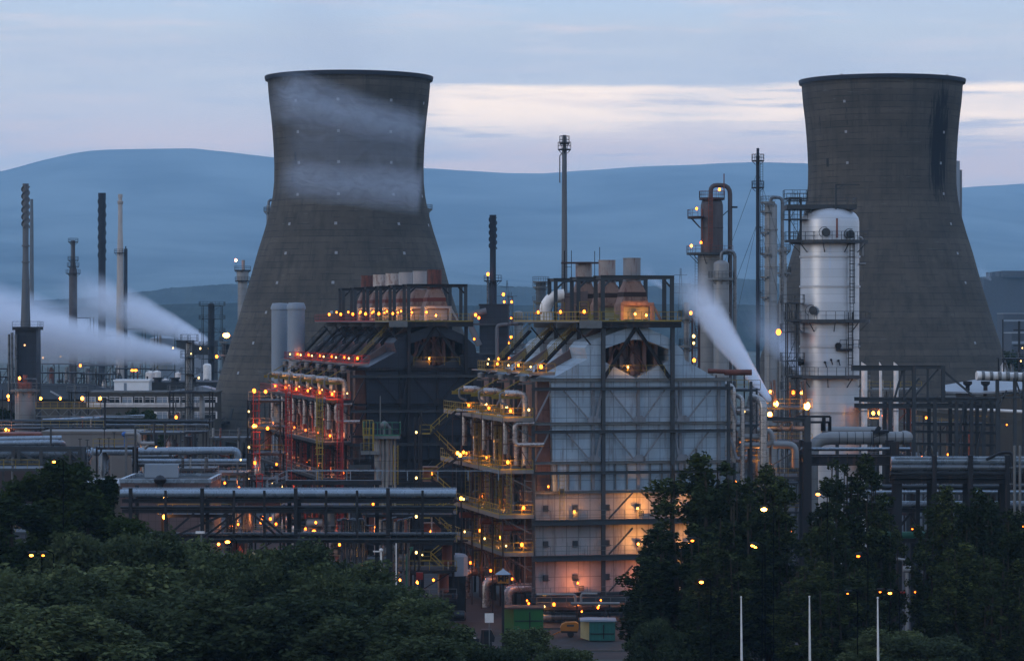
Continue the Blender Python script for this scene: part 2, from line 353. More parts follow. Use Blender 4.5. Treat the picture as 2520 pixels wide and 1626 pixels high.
    for x in (7.95,15.8): MB().ibeam((x*k,.2,38.04),(x*k,3.0,38.04),.3,.36).build('beam',st,root)
    MB().bar((8.1*k,0,37.0),(8.9*k,0,37.8),.2).build('brace',st,root); MB().bar((15.6*k,0,37.0),(14.8*k,0,37.8),.2).build('brace',st,root)
    # legs below the platform on the left and walkway brackets
    for x in (4.9,): MB().bar((x*k,-.5,zt-.7),(x*k+1.6,-.5,zt-2.6),.16).build('bracket','steel_dark',root)
    # stack
    cx,cy=12.35*k,4.2
    s=MB().lathe(cx,cy,[(1.0,37.6),(1.0,40.3),(1.04,40.3),(1.04,40.22),(.93,40.22),(.93,38)],28,False).lathe(cx,cy,[(1.04,37.6),(1.04,37.72),(1.0,37.72)],28,False); so=s.build('stack','white',root)
    hb=MB()
    def loft(z0,w0,z1,w1,m): # square to round transition
        n=28; V=[]
        for z,w,rnd in ((z0,w0,0),(z1,w1,1)):
            for i in range(n):
                t=2*PI*i/n+PI/n; c,s_=math.cos(t),math.sin(t); q=max(abs(c),abs(s_)); f=1 if rnd else 1/q
                V.append((cx+c*w*f,cy+s_*w*f,z))
        b=MB(); b.add(V,[(i,(i+1)%n,n+(i+1)%n,n+i) for i in range(n)]); return b.build('hood',m,so)
    loft(36.4,1.3,37.7,1.0,'hood')
    MB().box(cx-1.34,cx+1.34,cy-1.34,cy+1.34,35.85,36.4).build('hood_band','soot' if pale else 'band',so)
    MB().prism([(cx-1.6,35.0),(cx+1.6,35.0),(cx+1.34,35.85),(cx-1.34,35.85)],cy-1.5,cy+1.5).box(cx-1.65,cx+1.65,cy-1.6,cy+1.6,33.9,35.0).build('hood_skirt','hood',so)
    fb=MB()
    for dx in (-1.95,1.6): fb.box(cx+dx,cx+dx+.35,cy-2.4,cy-2.0,zt,35.0)
    fb.box(cx-1.95,cx+1.95,cy-2.4,cy-2.02,34.9,35.2).bar((cx+1.8,cy-2.2,35),(cx+2.9,cy-2.2,zt),.25); fb.build('fan_frame','hood' if pale else 'white',root)
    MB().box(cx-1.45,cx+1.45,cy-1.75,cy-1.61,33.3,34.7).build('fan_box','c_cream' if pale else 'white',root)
    if big:
        lamp(root,(cx-.4,cy-2.9,33.9),AMB2,.15,pw=70 if pale else 10); lamp(root,(cx+.9,cy-2.9,33.75),AMB2,.15) if pale else None
    lamp(root,(x0+.5,-1.1,34.15),AMB if pale else AMB,.17)
    if not pale: lamp(root,(cx-1.7,cy-2.7,34.35),AMB,.14,pw=22); lamp(root,(x0+1.7,-.9,34.5),AMB,.11)
    # left gable walkway with lamps, stair up to the platform
    z=27.25
    g=MB().box(-.5,2.5,-.7,DP-3.2,z-.12,z).bar((-.5,-.7,z-.06),(2.5,-.7,z-.06),.05,.3); go=g.build('walkway','galv',root)
    MB().rail([(-.5,4,z),(-.5,-.7,z),(2.5,-.7,z)],1.1,.055,1.0).build('railing',rail,go)
    lamp(root,(.85,-.85,z+.75),AMB if pale else REDL,.18,pw=20); lamp(root,(-.35,-.85,z+.75),WHT,.12)
    a=(2.6,8.9,z);b=(6.9*k,8.9,31.9)
    so2=MB().stair(a,b,.9).build('stair','steel_dark',root); MB().stairrail(a,b,.9).bar((b[0],b[1]-.45,b[2]+1),(b[0]+1.6,b[1]-.45,b[2]+1),.06).build('handrail','yellow' if pale else 'steel' if not big else 'yellow',so2)
    # burner-side pipework
    pp=MB().elbow([(-3.0,.6,25.0),(-.65,.6,25.0),(-.65,.6,16.9)],.36,12,.8); pp.build('pipe','pipe',root)
    MB().elbow([(-3.0,.9,25.0),(-3.45,.9,25.0),(-3.45,.9,24.0),(-2.6,.9,23.6)],.14,8).build('pipe','galv',root)
    MB().elbow([(-2.6,2.0,18.2),(-2.6,2.0,21.9),(-3.1,3.4,22.3)],.33,12).build('pipe','pipe',root)
    MB().elbow([(-1.0,3.2,22.2),(-1.0,3.2,16.8)],.3,10).build('pipe','pipe',root)
    MB().elbow([(.1,-.55,21.7),(-2.1,-.55,21.7),(-2.1,-.55,19.3),(1.2,-.55,19.3)],.26,10).build('pipe','pipe',root)
    MB().elbow([(.4,1.0,3.2),(-2.6,1.0,3.2),(-2.6,1.0,0.0)],.55,14,1.1).build('pipe','pipe',root)
    for y,zz in ((2.6,8),(5.4,9.5),(7.2,12)):
        MB().elbow([(.3,y,zz+3),(-.8,y,zz+3),(-.8,y,zz-4)],.14,8).build('pipe','pipe_grey' if pale else 'pipe_rust',root)
    MB().lathe(-.9,.4,[(.05,26.3),(.42,26.35),(.42,26.9),(.05,27.0)],12).bar((-1.4,.4,26.1),(.2,.4,26.1),.2).build('motor','galv',root)
    MB().ibeam((-3.6,4.6,24.5),(.4,4.6,24.5),.25,.4).build('monorail_beam','yellow',root)
    MB().bar((-3.2,4.7,24.7),(.6,4.7,26.9),.12).build('brace','yellow',root)
    q=MB()
    for z0 in (3.4,7.6,11.8):
        for yy in (.2,):
            q.bar((-.9,yy-.55,z0),(-.9,yy-.55,z0+3.6),.09).bar((.25,yy-.55,z0),(.25,yy-.55,z0+3.6),.09)
            for j in range(4): q.bar((-.9,yy-.55,z0+j*1.15),(.25,yy-.55,z0+j*1.15),.07)
    q.build('access_frame','galv' if pale else 'brace',root)
    for z,xl in ((22.3,-3.5),(16.5,-3.9),(11.5,-3.9),(7.3,-3.4)):
        d=MB().box(xl,.0,-.9,DP-1.0,z-.1,z)
        d.bar((xl,-.9,z-.2),(0,-.9,z-.2),.08,.42).bar((xl,-.9,z-.2),(xl,DP-1.0,z-.2),.08,.42).bar((xl+.2,0,z-.3),(0,0,z-2.2),.14).bar((xl+.2,5,z-.3),(0,5,z-2.2),.14)
        o=d.build('walkway','galv' if pale else 'steel_dark',root)
        MB().rail([(xl,DP-1.0,z),(xl,-.9,z),(-.1,-.9,z)],1.1,.055,1.2).build('railing',rail if pale or z>20 else 'galv',o)
    MB().tube([(-3.2,1.8,9.9),(-.2,1.8,9.9)],.36,12).build('pipe','pipe_rust',root)
    for (x,z,m,r_) in ((-2.7,23.1,AMB,.17),(-.6,23.2,WHT,.13),(-3.0,17.4,AMB,.15),(-1.2,12.3,AMB,.16),(-3.2,8.1,WHT,.11),(-1.4,8.2,AMB,.15),(-2.5,4.4,REDL,.14)):
        if not pale: m={AMB:REDL if z<22 else AMB,WHT:WHT}.get(m,m)
        lamp(root,(x,-1.05,z),m,r_*(1 if pale else .85),pw=((34 if pale else 62) if m is not WHT and r_>=.14 else 0))
    if not (pale and first):
        l=MB(); l.ladder((-1.8,-1.3,4),22.3,.5,(1,0,0),.07); lo=l.build('ladder','yellow' if pale else rail,root)
        c=MB(); c.cage(-1.8,-1.3,4.8,7.2); c.cage(-1.8,-1.3,10.2,16.4); c.cage(-1.8,-1.3,16.7,23); c.box(-1.42,-1.2,-1.5,-1.3,3.5,23); c.build('cage','yellow' if pale else rail,lo)
    l=MB(); l.ladder((-2.9,-1.2,11.5),16.6,.5,(1,0,0),.06); l.build('ladder','yellow' if pale else 'steel_dark',root)
    q=MB()
    rr=random.Random(5)
    for i in range(9):
        x=rr.uniform(-3,.1); y=rr.uniform(1,8); z0=rr.choice((0,3,7.4,11.6)); q.bar((x,y,z0),(x,y,z0+rr.uniform(3,9)),rr.choice((.06,.1,.14)))
    q.build('conduits','galv' if pale else 'brace',root)
    if big:   # outlet piping beyond the right edge of the front bay
        for x,r_,z0,z1,m in ((23.6,.32,17,25.6,'pipe'),(24.7,.26,14.5,24.4,'pipe'),(27.2,.45,12,24,'pipe')) if pale else ():
            MB().elbow([(x*1.0,.3,z0),(x,.3,z1),(x-.9,2.2,z1+.4)],r_,12).build('pipe',m,root)
        for x in (24.0,26.0) if pale else (): MB().ibeam((x,1.2,0),(x,1.2,26.2),.26).build('column','steel',root)
    return root
def place_block(style,xs,d,n,ang,spacing,labels,stackmats,scaleband=None,group=''):
    base=furnace(style,True,True); rest=None
    ca,sa=math.cos(ang),math.sin(ang)
    out=[]
    for i in range(n):
        if i==0: o=base
        elif i==1: rest=furnace(style,False,False); o=rest
        else: o=dup(rest)
        X0=X(xs,d)-sa*spacing*i; Y0=d+ca*spacing*i
        o.location=(X0,Y0,0); o.rotation_euler=(0,0,ang)
        tag(o,labels[i],'furnace',group)
        for ch in o.children:
            if ch.name.startswith('stack'):
                ch.material_slots[0].link='OBJECT'; ch.material_slots[0].material=T[stackmats[i]]
        out.append(o)
    return out
place_block('pale',1309,325,3,math.radians(12.8),11.2,
  ['nearest pale clad furnace with plain grey stack above an orange lit fan box','middle pale clad furnace with a grey and rust stack between its two neighbours','rear pale clad furnace, its rust streaked stack topped by a scaffold ring'],
  ['stack_grey','rustgrey','rustgrey'],group='pale clad cracking furnaces with yellow railings')
place_block('dark',862,400,6,math.radians(13.2),10.5,
  ['nearest dark clad furnace with a rust brown stack at the right end of the row','dark furnace with a clean white stack next to the nearest rust brown one','dark furnace whose clean white stack is third from the right in the row','dark furnace with a white stack flaking a little rust, fourth from the right','dark furnace with a white stack badly streaked with rust, fifth from the right','farthest dark furnace with a dull rust stack at the left end of the row'],
  ['rust','white','white','whiterust','whiterust','rust'],group='dark clad cracking furnaces with red railings')
# scaffold ring on the third pale stack
t=thing('scaffold','thin tube scaffold with a board ring round the rear pale furnace stack','scaffold',(X(1434,351),351,0),0)
s=MB()
for x,y in ((-2.2,-1.6),(2.0,-1.6),(-1.4,-1.6),(1.5,1.8),(-2.2,1.8)): s.bar((x,y,33),(x,y,41.6 if x<2 else 42),.08)
for z in (36,37.8,39.6): s.bar((-2.2,-1.6,z),(-1.4,-1.6,z),.06)
s.build('tube','steel_dark',t); MB().box(-2.6,2.3,-2,-1.3,40.05,40.2).box(-2.6,2.3,1.3,2,40.05,40.2).build('board','brace',t)
# furnace end ducting wrapped in foil, rear of pale block
t=thing('wrapped_duct','foil wrapped white elbow and brown box duct on the pale furnace roof','duct',(X(1365,352),352,33.05),0)
MB().elbow([(-.9,0,0),(-1.2,0,1.8),(-.2,0,3.0),(1.2,0,3.2)],.75,12,1.2).build('elbow','pole',t)
MB().prism([(.6,.0),(4.0,.0),(4.0,3.7),(.9,3.4)],-.6,1.4).build('box_duct','slope',t)

# ---------------------------------------------------------------- generic plant
def guardring(parent,x,y,z,r,w=1.0,a0=0,a1=2*PI,m='galv',n=20,depth=.35,rm=None):
    k=max(3,int(n*abs(a1-a0)/(2*PI))); A=[a0+(a1-a0)*i/k for i in range(k+1)]
    b=MB()
    for a,c in zip(A,A[1:]):
        P=[(x+q*math.cos(t),y+q*math.sin(t)) for q,t in ((r+.02,a),(r+w,a),(r+w,c),(r+.02,c))]
        b.add([(px,py,z-depth) for px,py in P]+[(px,py,z) for px,py in P],[(3,2,1,0),(4,5,6,7),(0,1,5,4),(1,2,6,5),(2,3,7,6),(3,0,4,7)])
    for t in A[::3]: b.bar((x+(r+w*.8)*math.cos(t),y+(r+w*.8)*math.sin(t),z-depth),(x+r*math.cos(t),y+r*math.sin(t),z-depth-w*.8),.1)
    o=b.build('platform',m,parent); q=MB(); q.rail([(x+(r+w)*math.cos(t),y+(r+w)*math.sin(t),z) for t in A],1.1,.06,1.5,True,False); q.build('railing',rm or m,o); return o
def column(name,label,cat,xs,yt,wp,d,m='vessel',rings=(),plats=(),lad=True,dome=True,base=0,group=None,prof=None,pipe=None,pm='galv'):
    t=thing(name,label,cat,(X(xs,d),d,0),0,group); r=M(wp,d)/2; zt=Z(yt,d)
    if prof: P=[(M(w,d)/2,max(base,Z(y,d))) for y,w in prof][::-1]; P=[(P[0][0],base)]+P
    elif dome: P=[(r,base),(r,zt-r*.55)]+[(r*math.cos(a),zt-r*.55+r*.55*math.sin(a)) for a in (.25,.5,.8,1.1,1.35,1.54)]
    else: P=[(r,base),(r,zt),(r*.85,zt),(r*.85,zt-r)]
    MB().lathe(0,0,P,28).build('shell',m,t)
    for y in rings:
        z=Z(y,d); MB().lathe(0,0,[(r+.001,z-.14),(r+.16,z-.12),(r+.16,z+.12),(r+.001,z+.14)],28,False).build('ring',m,t)
    for y,a0,a1 in plats: guardring(t,0,0,Z(y,d),r,max(.8,r*.35),a0,a1,pm)
    if lad:
        MB().ladder((-r*.5,-r-.25,base),zt,.5,(1,0,0),.07).build('ladder',pm,t)
    if pipe:
        dx,top,pr=pipe; zz=Z(top,d)
        MB().elbow([(0,0,zt-.3),(0,0,zz),(dx,-.2,zz),(dx,-.2,base)],pr,10,abs(dx)*.45).build('overhead_pipe','pipe_grey',t)
    return t,r,zt
# big aluminium clad column
d=400; t,r,zt=column('quench_column','big aluminium clad white column with a domed top and dark ring platforms','column vessel',2042,506,145,d,'alu',(632,705,852,930,1012),(),False)
for y,a0,a1 in ((592,PI*.75,PI*1.85),(786,PI*.85,PI*1.95),(922,PI*.8,PI*1.95)): guardring(t,0,0,Z(y,d),r,1.5,a0,a1,'steel',28,.45,'steel')
for y in (592,786,922): MB().box(-r-2.3,-r*.6,-r*.9,-r*.25,Z(y,d)-.3,Z(y,d)).rail([(-r-2.3,-r*.25,Z(y,d)),(-r-2.3,-r*.9,Z(y,d)),(-r*.6,-r*.9,Z(y,d))],1.1,.06,1.2,True,False).build('side_platform','steel',t)
zp=Z(508,d); b=MB().box(-r-2.1,r*.85,-2.4,2.4,zp-.45,zp)
for x in (-r*.7,0,r*.6): b.bar((x,-2,zp-.4),(x,-2,zt-1.6),.2)
o=b.build('top_platform','steel',t); MB().rail([(-r-2.1,2.4,zp),(-r-2.1,-2.4,zp),(r*.85,-2.4,zp),(r*.85,2.4,zp)],1.1,.06,1.4).rail([(-r-2.1,-2.4,zp+.6),(-r+.8,-2.4,zp+.6)],1.1,.07,.6).build('railing','steel',o)
MB().bar((.55,-2.6,zt-4.5),(.55,-2.6,Z(456,d)),.24).bar((.55,-2.6,Z(457,d)),(3.8,-2.6,Z(457,d)),.2).bar((.55,-2.6,Z(470,d)),(1.5,-2.6,Z(458,d)),.12).build('davit_arm','steel',t)
MB().tube([(.55,-r-.1,Z(587,d)),(.55,-r+.1,Z(540,d))],.13).build('pipe','pipe_rust',t)
for x,y in ((2026,574),(2082,578),(1998,764),(1973,890)):
    a=math.asin(max(-.99,min(.99,(M(x-2042,d))/r))); p=Vector((r*math.sin(a),-r*math.cos(a),Z(y,d))); nv=Vector((math.sin(a),-math.cos(a),0))
    mb=MB().tube([p-nv*.3,p+nv*.35],.42,14).tube([p+nv*.36,p+nv*.45],.6,16)
    mo=mb.build('manhole','steel',t); MB().tube([p+nv*.5+Vector((.75*math.cos(k/6*PI)-.2,0,.75*math.sin(k/6*PI))) for k in range(2,9)],.05,6).build('davit','steel',mo)
lx=M(2085-2042,d); la=-math.sqrt(r*r-lx*lx)
l=MB(); 
for z0,z1,dx in ((Z(935,d),Z(786,d),0),(Z(786,d),Z(592,d),.2)):
    l.ladder((lx+dx,la-.5,z0),z1+1,.5,(1,0,0),.08); l.cage(lx+dx,la-.5,z0+2.2,z1+1,.42,(0,-1),.06)
l.build('ladder','steel_dark',t)
MB().box(M(1-4,d)+.6,lx+.3,la-1.3,la+1.2,Z(857,d)-.3,Z(857,d)).rail([(.9,la-1.3,Z(857,d)),(lx+1.2,la-1.3,Z(857,d)),(lx+1.2,la,Z(857,d))],1.2,.07,1,True,False).tube([(.7,la-1.2,Z(850,d)),(.7,la+1.3,Z(850,d))],.45).build('side_platform','steel_dark',t)
MB().elbow([(r+.3,-1,Z(630,d)),(r+.3,-1,Z(585,d)),(r-.4,-1,Z(585,d))],.18).elbow([(r+.8,-1,Z(650,d)),(r-.2,-1,Z(650,d))],.16).build('nozzle','vessel',t)
for x,y in ((2022,890),(2037,884),(2055,886)):
    p=(M(x-2042,d),-r-.05,Z(y,d)); MB().tube([(p[0],p[1]+.4,p[2]),(p[0],p[1]-.3,p[2])],.16).bar((p[0],p[1]-.3,p[2]),(p[0]+.2,p[1]-.3,p[2]-.7),.14).build('nozzle','steel_dark',t)
# lattice ladder tower left of it
def lattice(name,label,cat,x0,x1,yt,d,z0=0,levels=6,m='steel_dark',lampat=(),rm=None,plat=True,depth=2.5,group=None):
    xc=(x0+x1)/2; t=thing(name,label,cat,(X(xc,d),d,0),0,group); w=M(x1-x0,d)/2; zt=Z(yt,d)
    for sx in (-w,w):
        for y in (0,depth): MB().bar((sx,y,z0),(sx,y,zt),.16).build('column',m,t)
    for i in range(levels+1):
        z=z0+(zt-z0)*i/levels; q=MB().bar((-w,0,z),(w,0,z),.12).bar((-w,depth,z),(w,depth,z),.12).bar((-w,0,z),(-w,depth,z),.12).bar((w,0,z),(w,depth,z),.12)
        if i<levels:
            z2=z0+(zt-z0)*(i+1)/levels; q.bar((-w,0,z),(w,0,z2),.08) if i%2 else q.bar((w,0,z),(-w,0,z2),.08)
            q.build('brace',m,t)
        else: q.build('brace',m,t)
        if plat and i>0:
            o=MB().box(-w-.8,w+.8,-.8,depth+.5,z-.12,z-.03).build('platform',m,t); MB().rail([(-w-.8,depth,z),(-w-.8,-.8,z),(w+.8,-.8,z),(w+.8,depth,z)],1.1,.06,1.2,True,False).build('railing',rm or m,o)
    MB().ladder((0,-.2,z0),zt+1,.5,(1,0,0),.07).build('ladder',rm or m,t)
    for lx,ly,mm,rr in lampat: lamp(t,(X(lx,d)-X(xc,d),-1.2,Z(ly,d)),mm,rr)
    return t
lattice('ladder_tower','slim dark lattice ladder tower against the left side of the big white column','tower',1938,1964,745,397,0,9,'steel',[(1914,817,AMB,.3),(1950,965,REDL,.25)],'steel',True)
lattice('ladder_tower','upper ladder cage and landing hanging left of the white column top','tower',1944,1972,488,398,Z(590,398),2,'steel',[],'steel',True,1.6)
# rust topped column left of the guyed stack
d=480; t=thing('distillation_column','tall column with a heat browned rusty upper shell and a looping overhead pipe','column vessel',(X(1752,d),d,0)); z0=Z(622,d)
MB().lathe(0,0,[(1.85,z0),(1.85,Z(505,d)),(1.7,Z(496,d)),(1.2,Z(489,d)),(.3,Z(486,d))],28).lathe(0,0,[(1.86,Z(560,d)-.1),(1.93,Z(560,d)),(1.86,Z(560,d)+.1)],28,False).build('upper_shell','vessel_dark',t)
MB().lathe(-.35,0,[(2.0,0),(2.0,z0+.01)],28).build('lower_shell','vessel',t)
MB().elbow([(-.2,0,Z(488,d)),(-.2,0,Z(456,d)),(3.0,0,Z(456,d)),(3.0,0,0)],.38,12,1.5).build('overhead_pipe','vessel_dark',t)
MB().tube([(1.95,-.6,Z(480,d)),(1.95,-.6,Z(428,d))],.09).tube([(-1.7,-1.2,Z(600,d)),(-1.7,-1.2,Z(515,d))],.1).build('vent_pipe','pipe_rust',t)
guardring(t,-.3,0,Z(533,d),1.85,1.9,PI*.8,PI*1.3,'brace',rm='pipe_rust'); guardring(t,-.3,0,Z(622,d),2.0,1.9,PI*.75,PI*1.9,'steel',rm='pipe_rust')
guardring(t,0,0,Z(487,d),.5,1.6,0,2*PI,'brace',rm='pipe_rust'); guardring(t,1.6,-.4,Z(684,d),1.3,1.0,PI*.9,PI*2,'galv')
MB().box(3.2,4.2,-.5,.5,Z(512,d),Z(508,d)).bar((1.8,0,Z(530,d)),(3.2,0,Z(512,d)),.15).build('bracket','steel_dark',t)
MB().ladder((-.4,-2.05,Z(620,d)),Z(480,d),.5,(1,0,0),.08).cage(-.4,-2.05,Z(600,d),Z(482,d),.45,(0,-1),.06).build('ladder','pipe_rust',t)
MB().ladder((-2.6,-1.0,0),Z(620,d),.5,(1,0,0),.08).build('ladder','steel_dark',t)
for x,y,m,r_ in ((1768,468,AMB,.2),(1712,515,AMB,.2),(1699,606,AMB2,.2),(1723,598,REDL,.2)): lamp(t,(X(x,d)-t.location.x,-2.4,Z(y,d)),m,r_)
t,r,zt=column('side_column','pale slim column with a dome beneath the rust topped column','column vessel',1775,640,38,d-6,'vessel',(684,770),((684,PI*.9,PI*2.1),),False,pipe=(2.2,618,.3))
t,r,zt=column('side_column','pale slender vessel behind the jet of steam with caged ladder','column vessel',1690,744,14,d-20,'vessel',(850,),((780,0,2*PI),(850,0,2*PI)),True,False)
lattice('pipe_tower','brown lattice pipe tower with small lamps left of the rust topped column','tower',1705,1722,780,455,0,7,'brace',[(1699,770,AMB,.22),(1706,827,WHT,.2),(1706,844,WHT,.2),(1707,886,AMB,.24)],'brace',False)
# guyed thin dark stack
d=520; t,r,zt=column('guyed_stack','thin dark guyed stack rising above the hills','chimney',1865,365,9,d,'chim_dark',(),(),False,False,prof=((365,7),(383,7),(384,11),(387,9),(900,10)))
for y in (395,461): guardring(t,0,0,Z(y,d),.4,.7,0,2*PI,'steel_dark',12,.2)
b=MB().ladder((.65,-.3,Z(830,d)),Z(400,d),.45,(1,0,0),.08)
for i in range(9): b.bar((.3,-.3,Z(560+i*32,d)),(.9,-.3,Z(560+i*32,d)),.1)
b.build('ladder','steel_dark',t)
b=MB()
for yt,x1,y1,dy in ((420,1800,660,25),(420,1960,600,30),(540,1795,770,-18),(540,1975,800,30),(545,1760,880,20)): b.bar((0,0,Z(yt,d)),(X(x1,d)-X(1865,d),dy,Z(y1,d)),.05)
b.build('guy_wire','steel',t)
# pale column pair
d=560; t,r,zt=column('fractionation_column','grey green tall slim column with small side landings behind the guyed stack','column vessel',1897,498,31,d,'vessel',(565,656,740),((497,PI*.4,PI*1.6),(519,PI*.85,PI*1.5),(571,PI*.85,PI*1.35),(623,PI*.85,PI*1.5),(680,PI*.85,PI*1.35),(730,PI*.85,PI*1.35)),True,pipe=(2.2,486,.34))
column('fractionation_column','short grey column half hidden at the foot of the cooling tower','column vessel',1927,606,18,d+20,'vessel',(650,),((615,0,2*PI),(670,0,2*PI)),False)
# tall flare stack in the middle
d=470; t,r,zt=column('flare_stack','tall thin grey stack rising over the pale furnace roof','chimney',1389,333,12,d,'chim',(),(),False,False,prof=((333,10),(338,9),(340,10),(362,10),(364,12),(420,12),(700,15),(900,17)))
guardring(t,0,0,Z(367,d),.45,.6,0,2*PI,'steel_dark',12,.2); guardring(t,0,0,Z(352,d),.4,.4,0,2*PI,'steel_dark',12,.2)
MB().tube([(-.75,0,Z(450,d)),(-.75,0,Z(384,d)),(-.3,0,Z(376,d))],.1).build('pilot_pipe','chim',t); MB().ladder((-.2,-.8,20),Z(640,d),.5,(1,0,0),.07).build('ladder','steel_dark',t)
# chimneys and background vessels
def strake(t,r,z0,z1,n=1.0,m='chim_dark'):
    b=MB(); k=64
    for j in range(3):
        P=[]; 
        for i in range(k+1):
            a=2*PI*(j/3+i/k*n); z=z0+(z1-z0)*i/k; P.append(((r+.02)*math.cos(a),(r+.02)*math.sin(a),z)); 
        for p,q in zip(P,P[1:]):
            f=(r+.24)/(r+.02)
            b.add([p,q,(q[0]*f,q[1]*f,q[2]),(p[0]*f,p[1]*f,p[2]),(p[0],p[1],p[2]-.12),(q[0],q[1],q[2]-.12),(q[0]*f,q[1]*f,q[2]-.12),(p[0]*f,p[1]*f,p[2]-.12)],[(0,1,2,3),(4,7,6,5),(3,2,6,7)])
    b.build('strake',m,t)
d=528; t,r,zt=column('chimney','tall grey chimney with spiral strakes above the dark boiler house, far left','chimney',63,452,15,d,'chim',(605,645,690),(),False,False,prof=((452,15),(640,15),(800,24),(830,27)))
strake(t,M(7.5,d),Z(560,d),Z(458,d),2.0,'chim')
t,r,zt=column('chimney','pale slender chimney directly behind the spiral one at far left','chimney',78,490,9,1300,'chim',(),(),False,False,prof=((490,7),(560,9),(720,11)))
d=950; t,r,zt=column('chimney','thick near black chimney with spiral strakes left of the pale tapered one','chimney',251,475,18,d,'chim_dark',(),(),False,False,prof=((475,19),(485,19),(486,18),(900,18)))
strake(t,1.2,Z(640,d),Z(488,d),2.3)
d=900; t,r,zt=column('chimney','pale chimney tapering to a dark collar with a small cap','chimney',296,478,12,d,'chim_pale',(),(),False,False,prof=((478,11),(486,11),(487,9),(494,9),(495,15),(502,13),(503,11),(560,11),(625,16),(696,17),(700,18),(900,22)))
guardring(t,0,0,Z(622,d),1,.9,0,2*PI,'steel_dark',12,.2); MB().tube([(1.7,0,0),(1.7,0,Z(612,d))],.55).tube([(1.7,0,Z(612,d)),(1.7,0,Z(606,d))],.2).build('side_flue','chim_dark',t)
d=920; t,r,zt=column('flare_column','dull brown column with a ragged landing at its top, left of the black chimney','column vessel',180,592,11,d,'vessel_dark',(),(),True,False,prof=((592,10),(640,10),(655,14),(668,20),(760,20),(1000,20)))
for y,rr in ((595,.7),(640,.8),(655,1.0),(672,1.4)): guardring(t,0,0,Z(y,d),rr,.9,0,2*PI,'steel_dark',14,.25)
d=880; t,r,zt=column('column_vessel','grey column with a dark crown and a red lamp beside the left cooling tower','column vessel',597,655,23,d,'vessel',(740,),(),False,False,prof=((664,30),(690,30),(692,24),(1000,24)))
guardring(t,0,0,Z(664,d),1.7,.8,0,2*PI,'steel_dark',16,.4); guardring(t,0,0,Z(690,d),1.6,.7,0,2*PI,'steel_dark',16,.4); lamp(t,(M(-14,d),-3,Z(641,d)),emis('beacon',(1,.3,.16),34),.42,post=2.6)
MB().tube([(.2,0,Z(664,d)),(.2,0,Z(640,d))],.5).build('nozzle','vessel',t)
d=820; lattice('lattice_tower','dark lattice reactor tower at the edge of the left cooling tower','tower',497,544,752,d,0,10,'steel_dark',[],'steel_dark',True,4)
column('reactor','black reactor vessel inside the lattice tower','column vessel',520,745,16,d+2,'chim_dark',(),(),False)
d=700; t,r,zt=column('lamp_tower','dark column capped by a blazing orange flood lamp beside the cooling tower foot','tower',558,846,20,d,'steel_dark',(),((840,0,2*PI),(872,0,2*PI),(920,0,2*PI)),True,False)
MB().ball((0,-1.2,Z(825,d)),.62,(1.3,1,.9),12,8).build('flood_lamp',FLAME,t); lamp(t,(-2.2,-2.2,Z(877,d)),AMB,.3)
# boiler house at far left
d=524; t=thing('boiler_house','dark sheet clad boiler house under the spiral straked chimney','building',(X(63,d),d,0))
MB().prism([(-2.2,0),(2.1,0),(1.9,Z(812,d)),(-1.9,Z(812,d))],0,5).build('wall','dclad',t); MB().box(-2.3,2.3,-.6,5.5,Z(812,d),Z(806,d)).build('roof_deck','steel_dark',t)
MB().rail([(-2.3,-.6,Z(806,d)),(2.3,-.6,Z(806,d)),(2.3,5.5,Z(806,d))],1.1,.06).build('railing','steel_dark',t)
MB().tube([(-2.3,-.8,0),(-2.3,-.8,Z(818,d))],.26).tube([(-1.6,-.9,0),(-1.6,-.9,Z(822,d))],.25).tube([(-2.9,-.5,10),(-2.9,-.5,Z(822,d))],.22).build('flue_pipe','pipe_grey',t)
lamp(t,(0,-1,Z(849,d)),SPOT,.14)
# stair hoop seen beyond the left tower and a landing on its right
column('bent_vent','bent grey vent pipe and landing showing left of the cooling tower waist','vent',661,505,9,760,'vessel',(),((520,0,2*PI),),True,False,pipe=(2.2,492,.35))
column('bent_vent','small dark landing on a vessel peeping out right of the cooling tower waist','vent',1052,512,9,760,'chim',(),((514,0,2*PI),),False,False)
# chimney with its own structure in the middle
d=620; t,r,zt=column('chimney','dark spiral topped chimney standing between the two furnace blocks','chimney',1213,529,16,d,'chim_dark',(),(),False,False,prof=((529,17),(540,16),(610,15),(690,15),(700,19),(800,19)))
strake(t,.68,Z(612,d),Z(535,d),1.6); guardring(t,0,0,Z(690,d),.8,1.1,0,2*PI,'steel_dark',14,.2); MB().tube([(-1.1,-.2,10),(-1.1,-.2,Z(670,d))],.22).build('side_flue','pipe_grey',t); lamp(t,(M(-12,d),-1.5,Z(675,d)),AMB,.26)
def shed(name,label,x0,x1,yt,d,dep=8,m='dclad',roofm='roof',levels=()):
    t=thing(name,label,'building',(X((x0+x1)/2,d),d,0)); w=M(x1-x0,d)/2; z=Z(yt,d)
    MB().box(-w,w,0,dep,0,z).build('wall',m,t); MB().box(-w-.2,w+.2,-.2,dep+.2,z,z+.35).build('roof',roofm,t); return t,w,z
t,w,z=shed('furnace_house','dark blue furnace house carrying the middle chimney, hung with lamps',1180,1252,752,d-2,7,'dclad','steel_dark')
MB().box(-w-1.5,w+3,-1.5,0,Z(800,d),Z(797,d)).rail([(-w-1.5,-1.5,Z(797,d)),(w+3,-1.5,Z(797,d))],1.1,.08).box(-w-1.5,w+3,-1.5,0,Z(872,d),Z(869,d)).rail([(-w-1.5,-1.5,Z(869,d)),(w+3,-1.5,Z(869,d))],1.1,.08).build('gallery','steel',t)
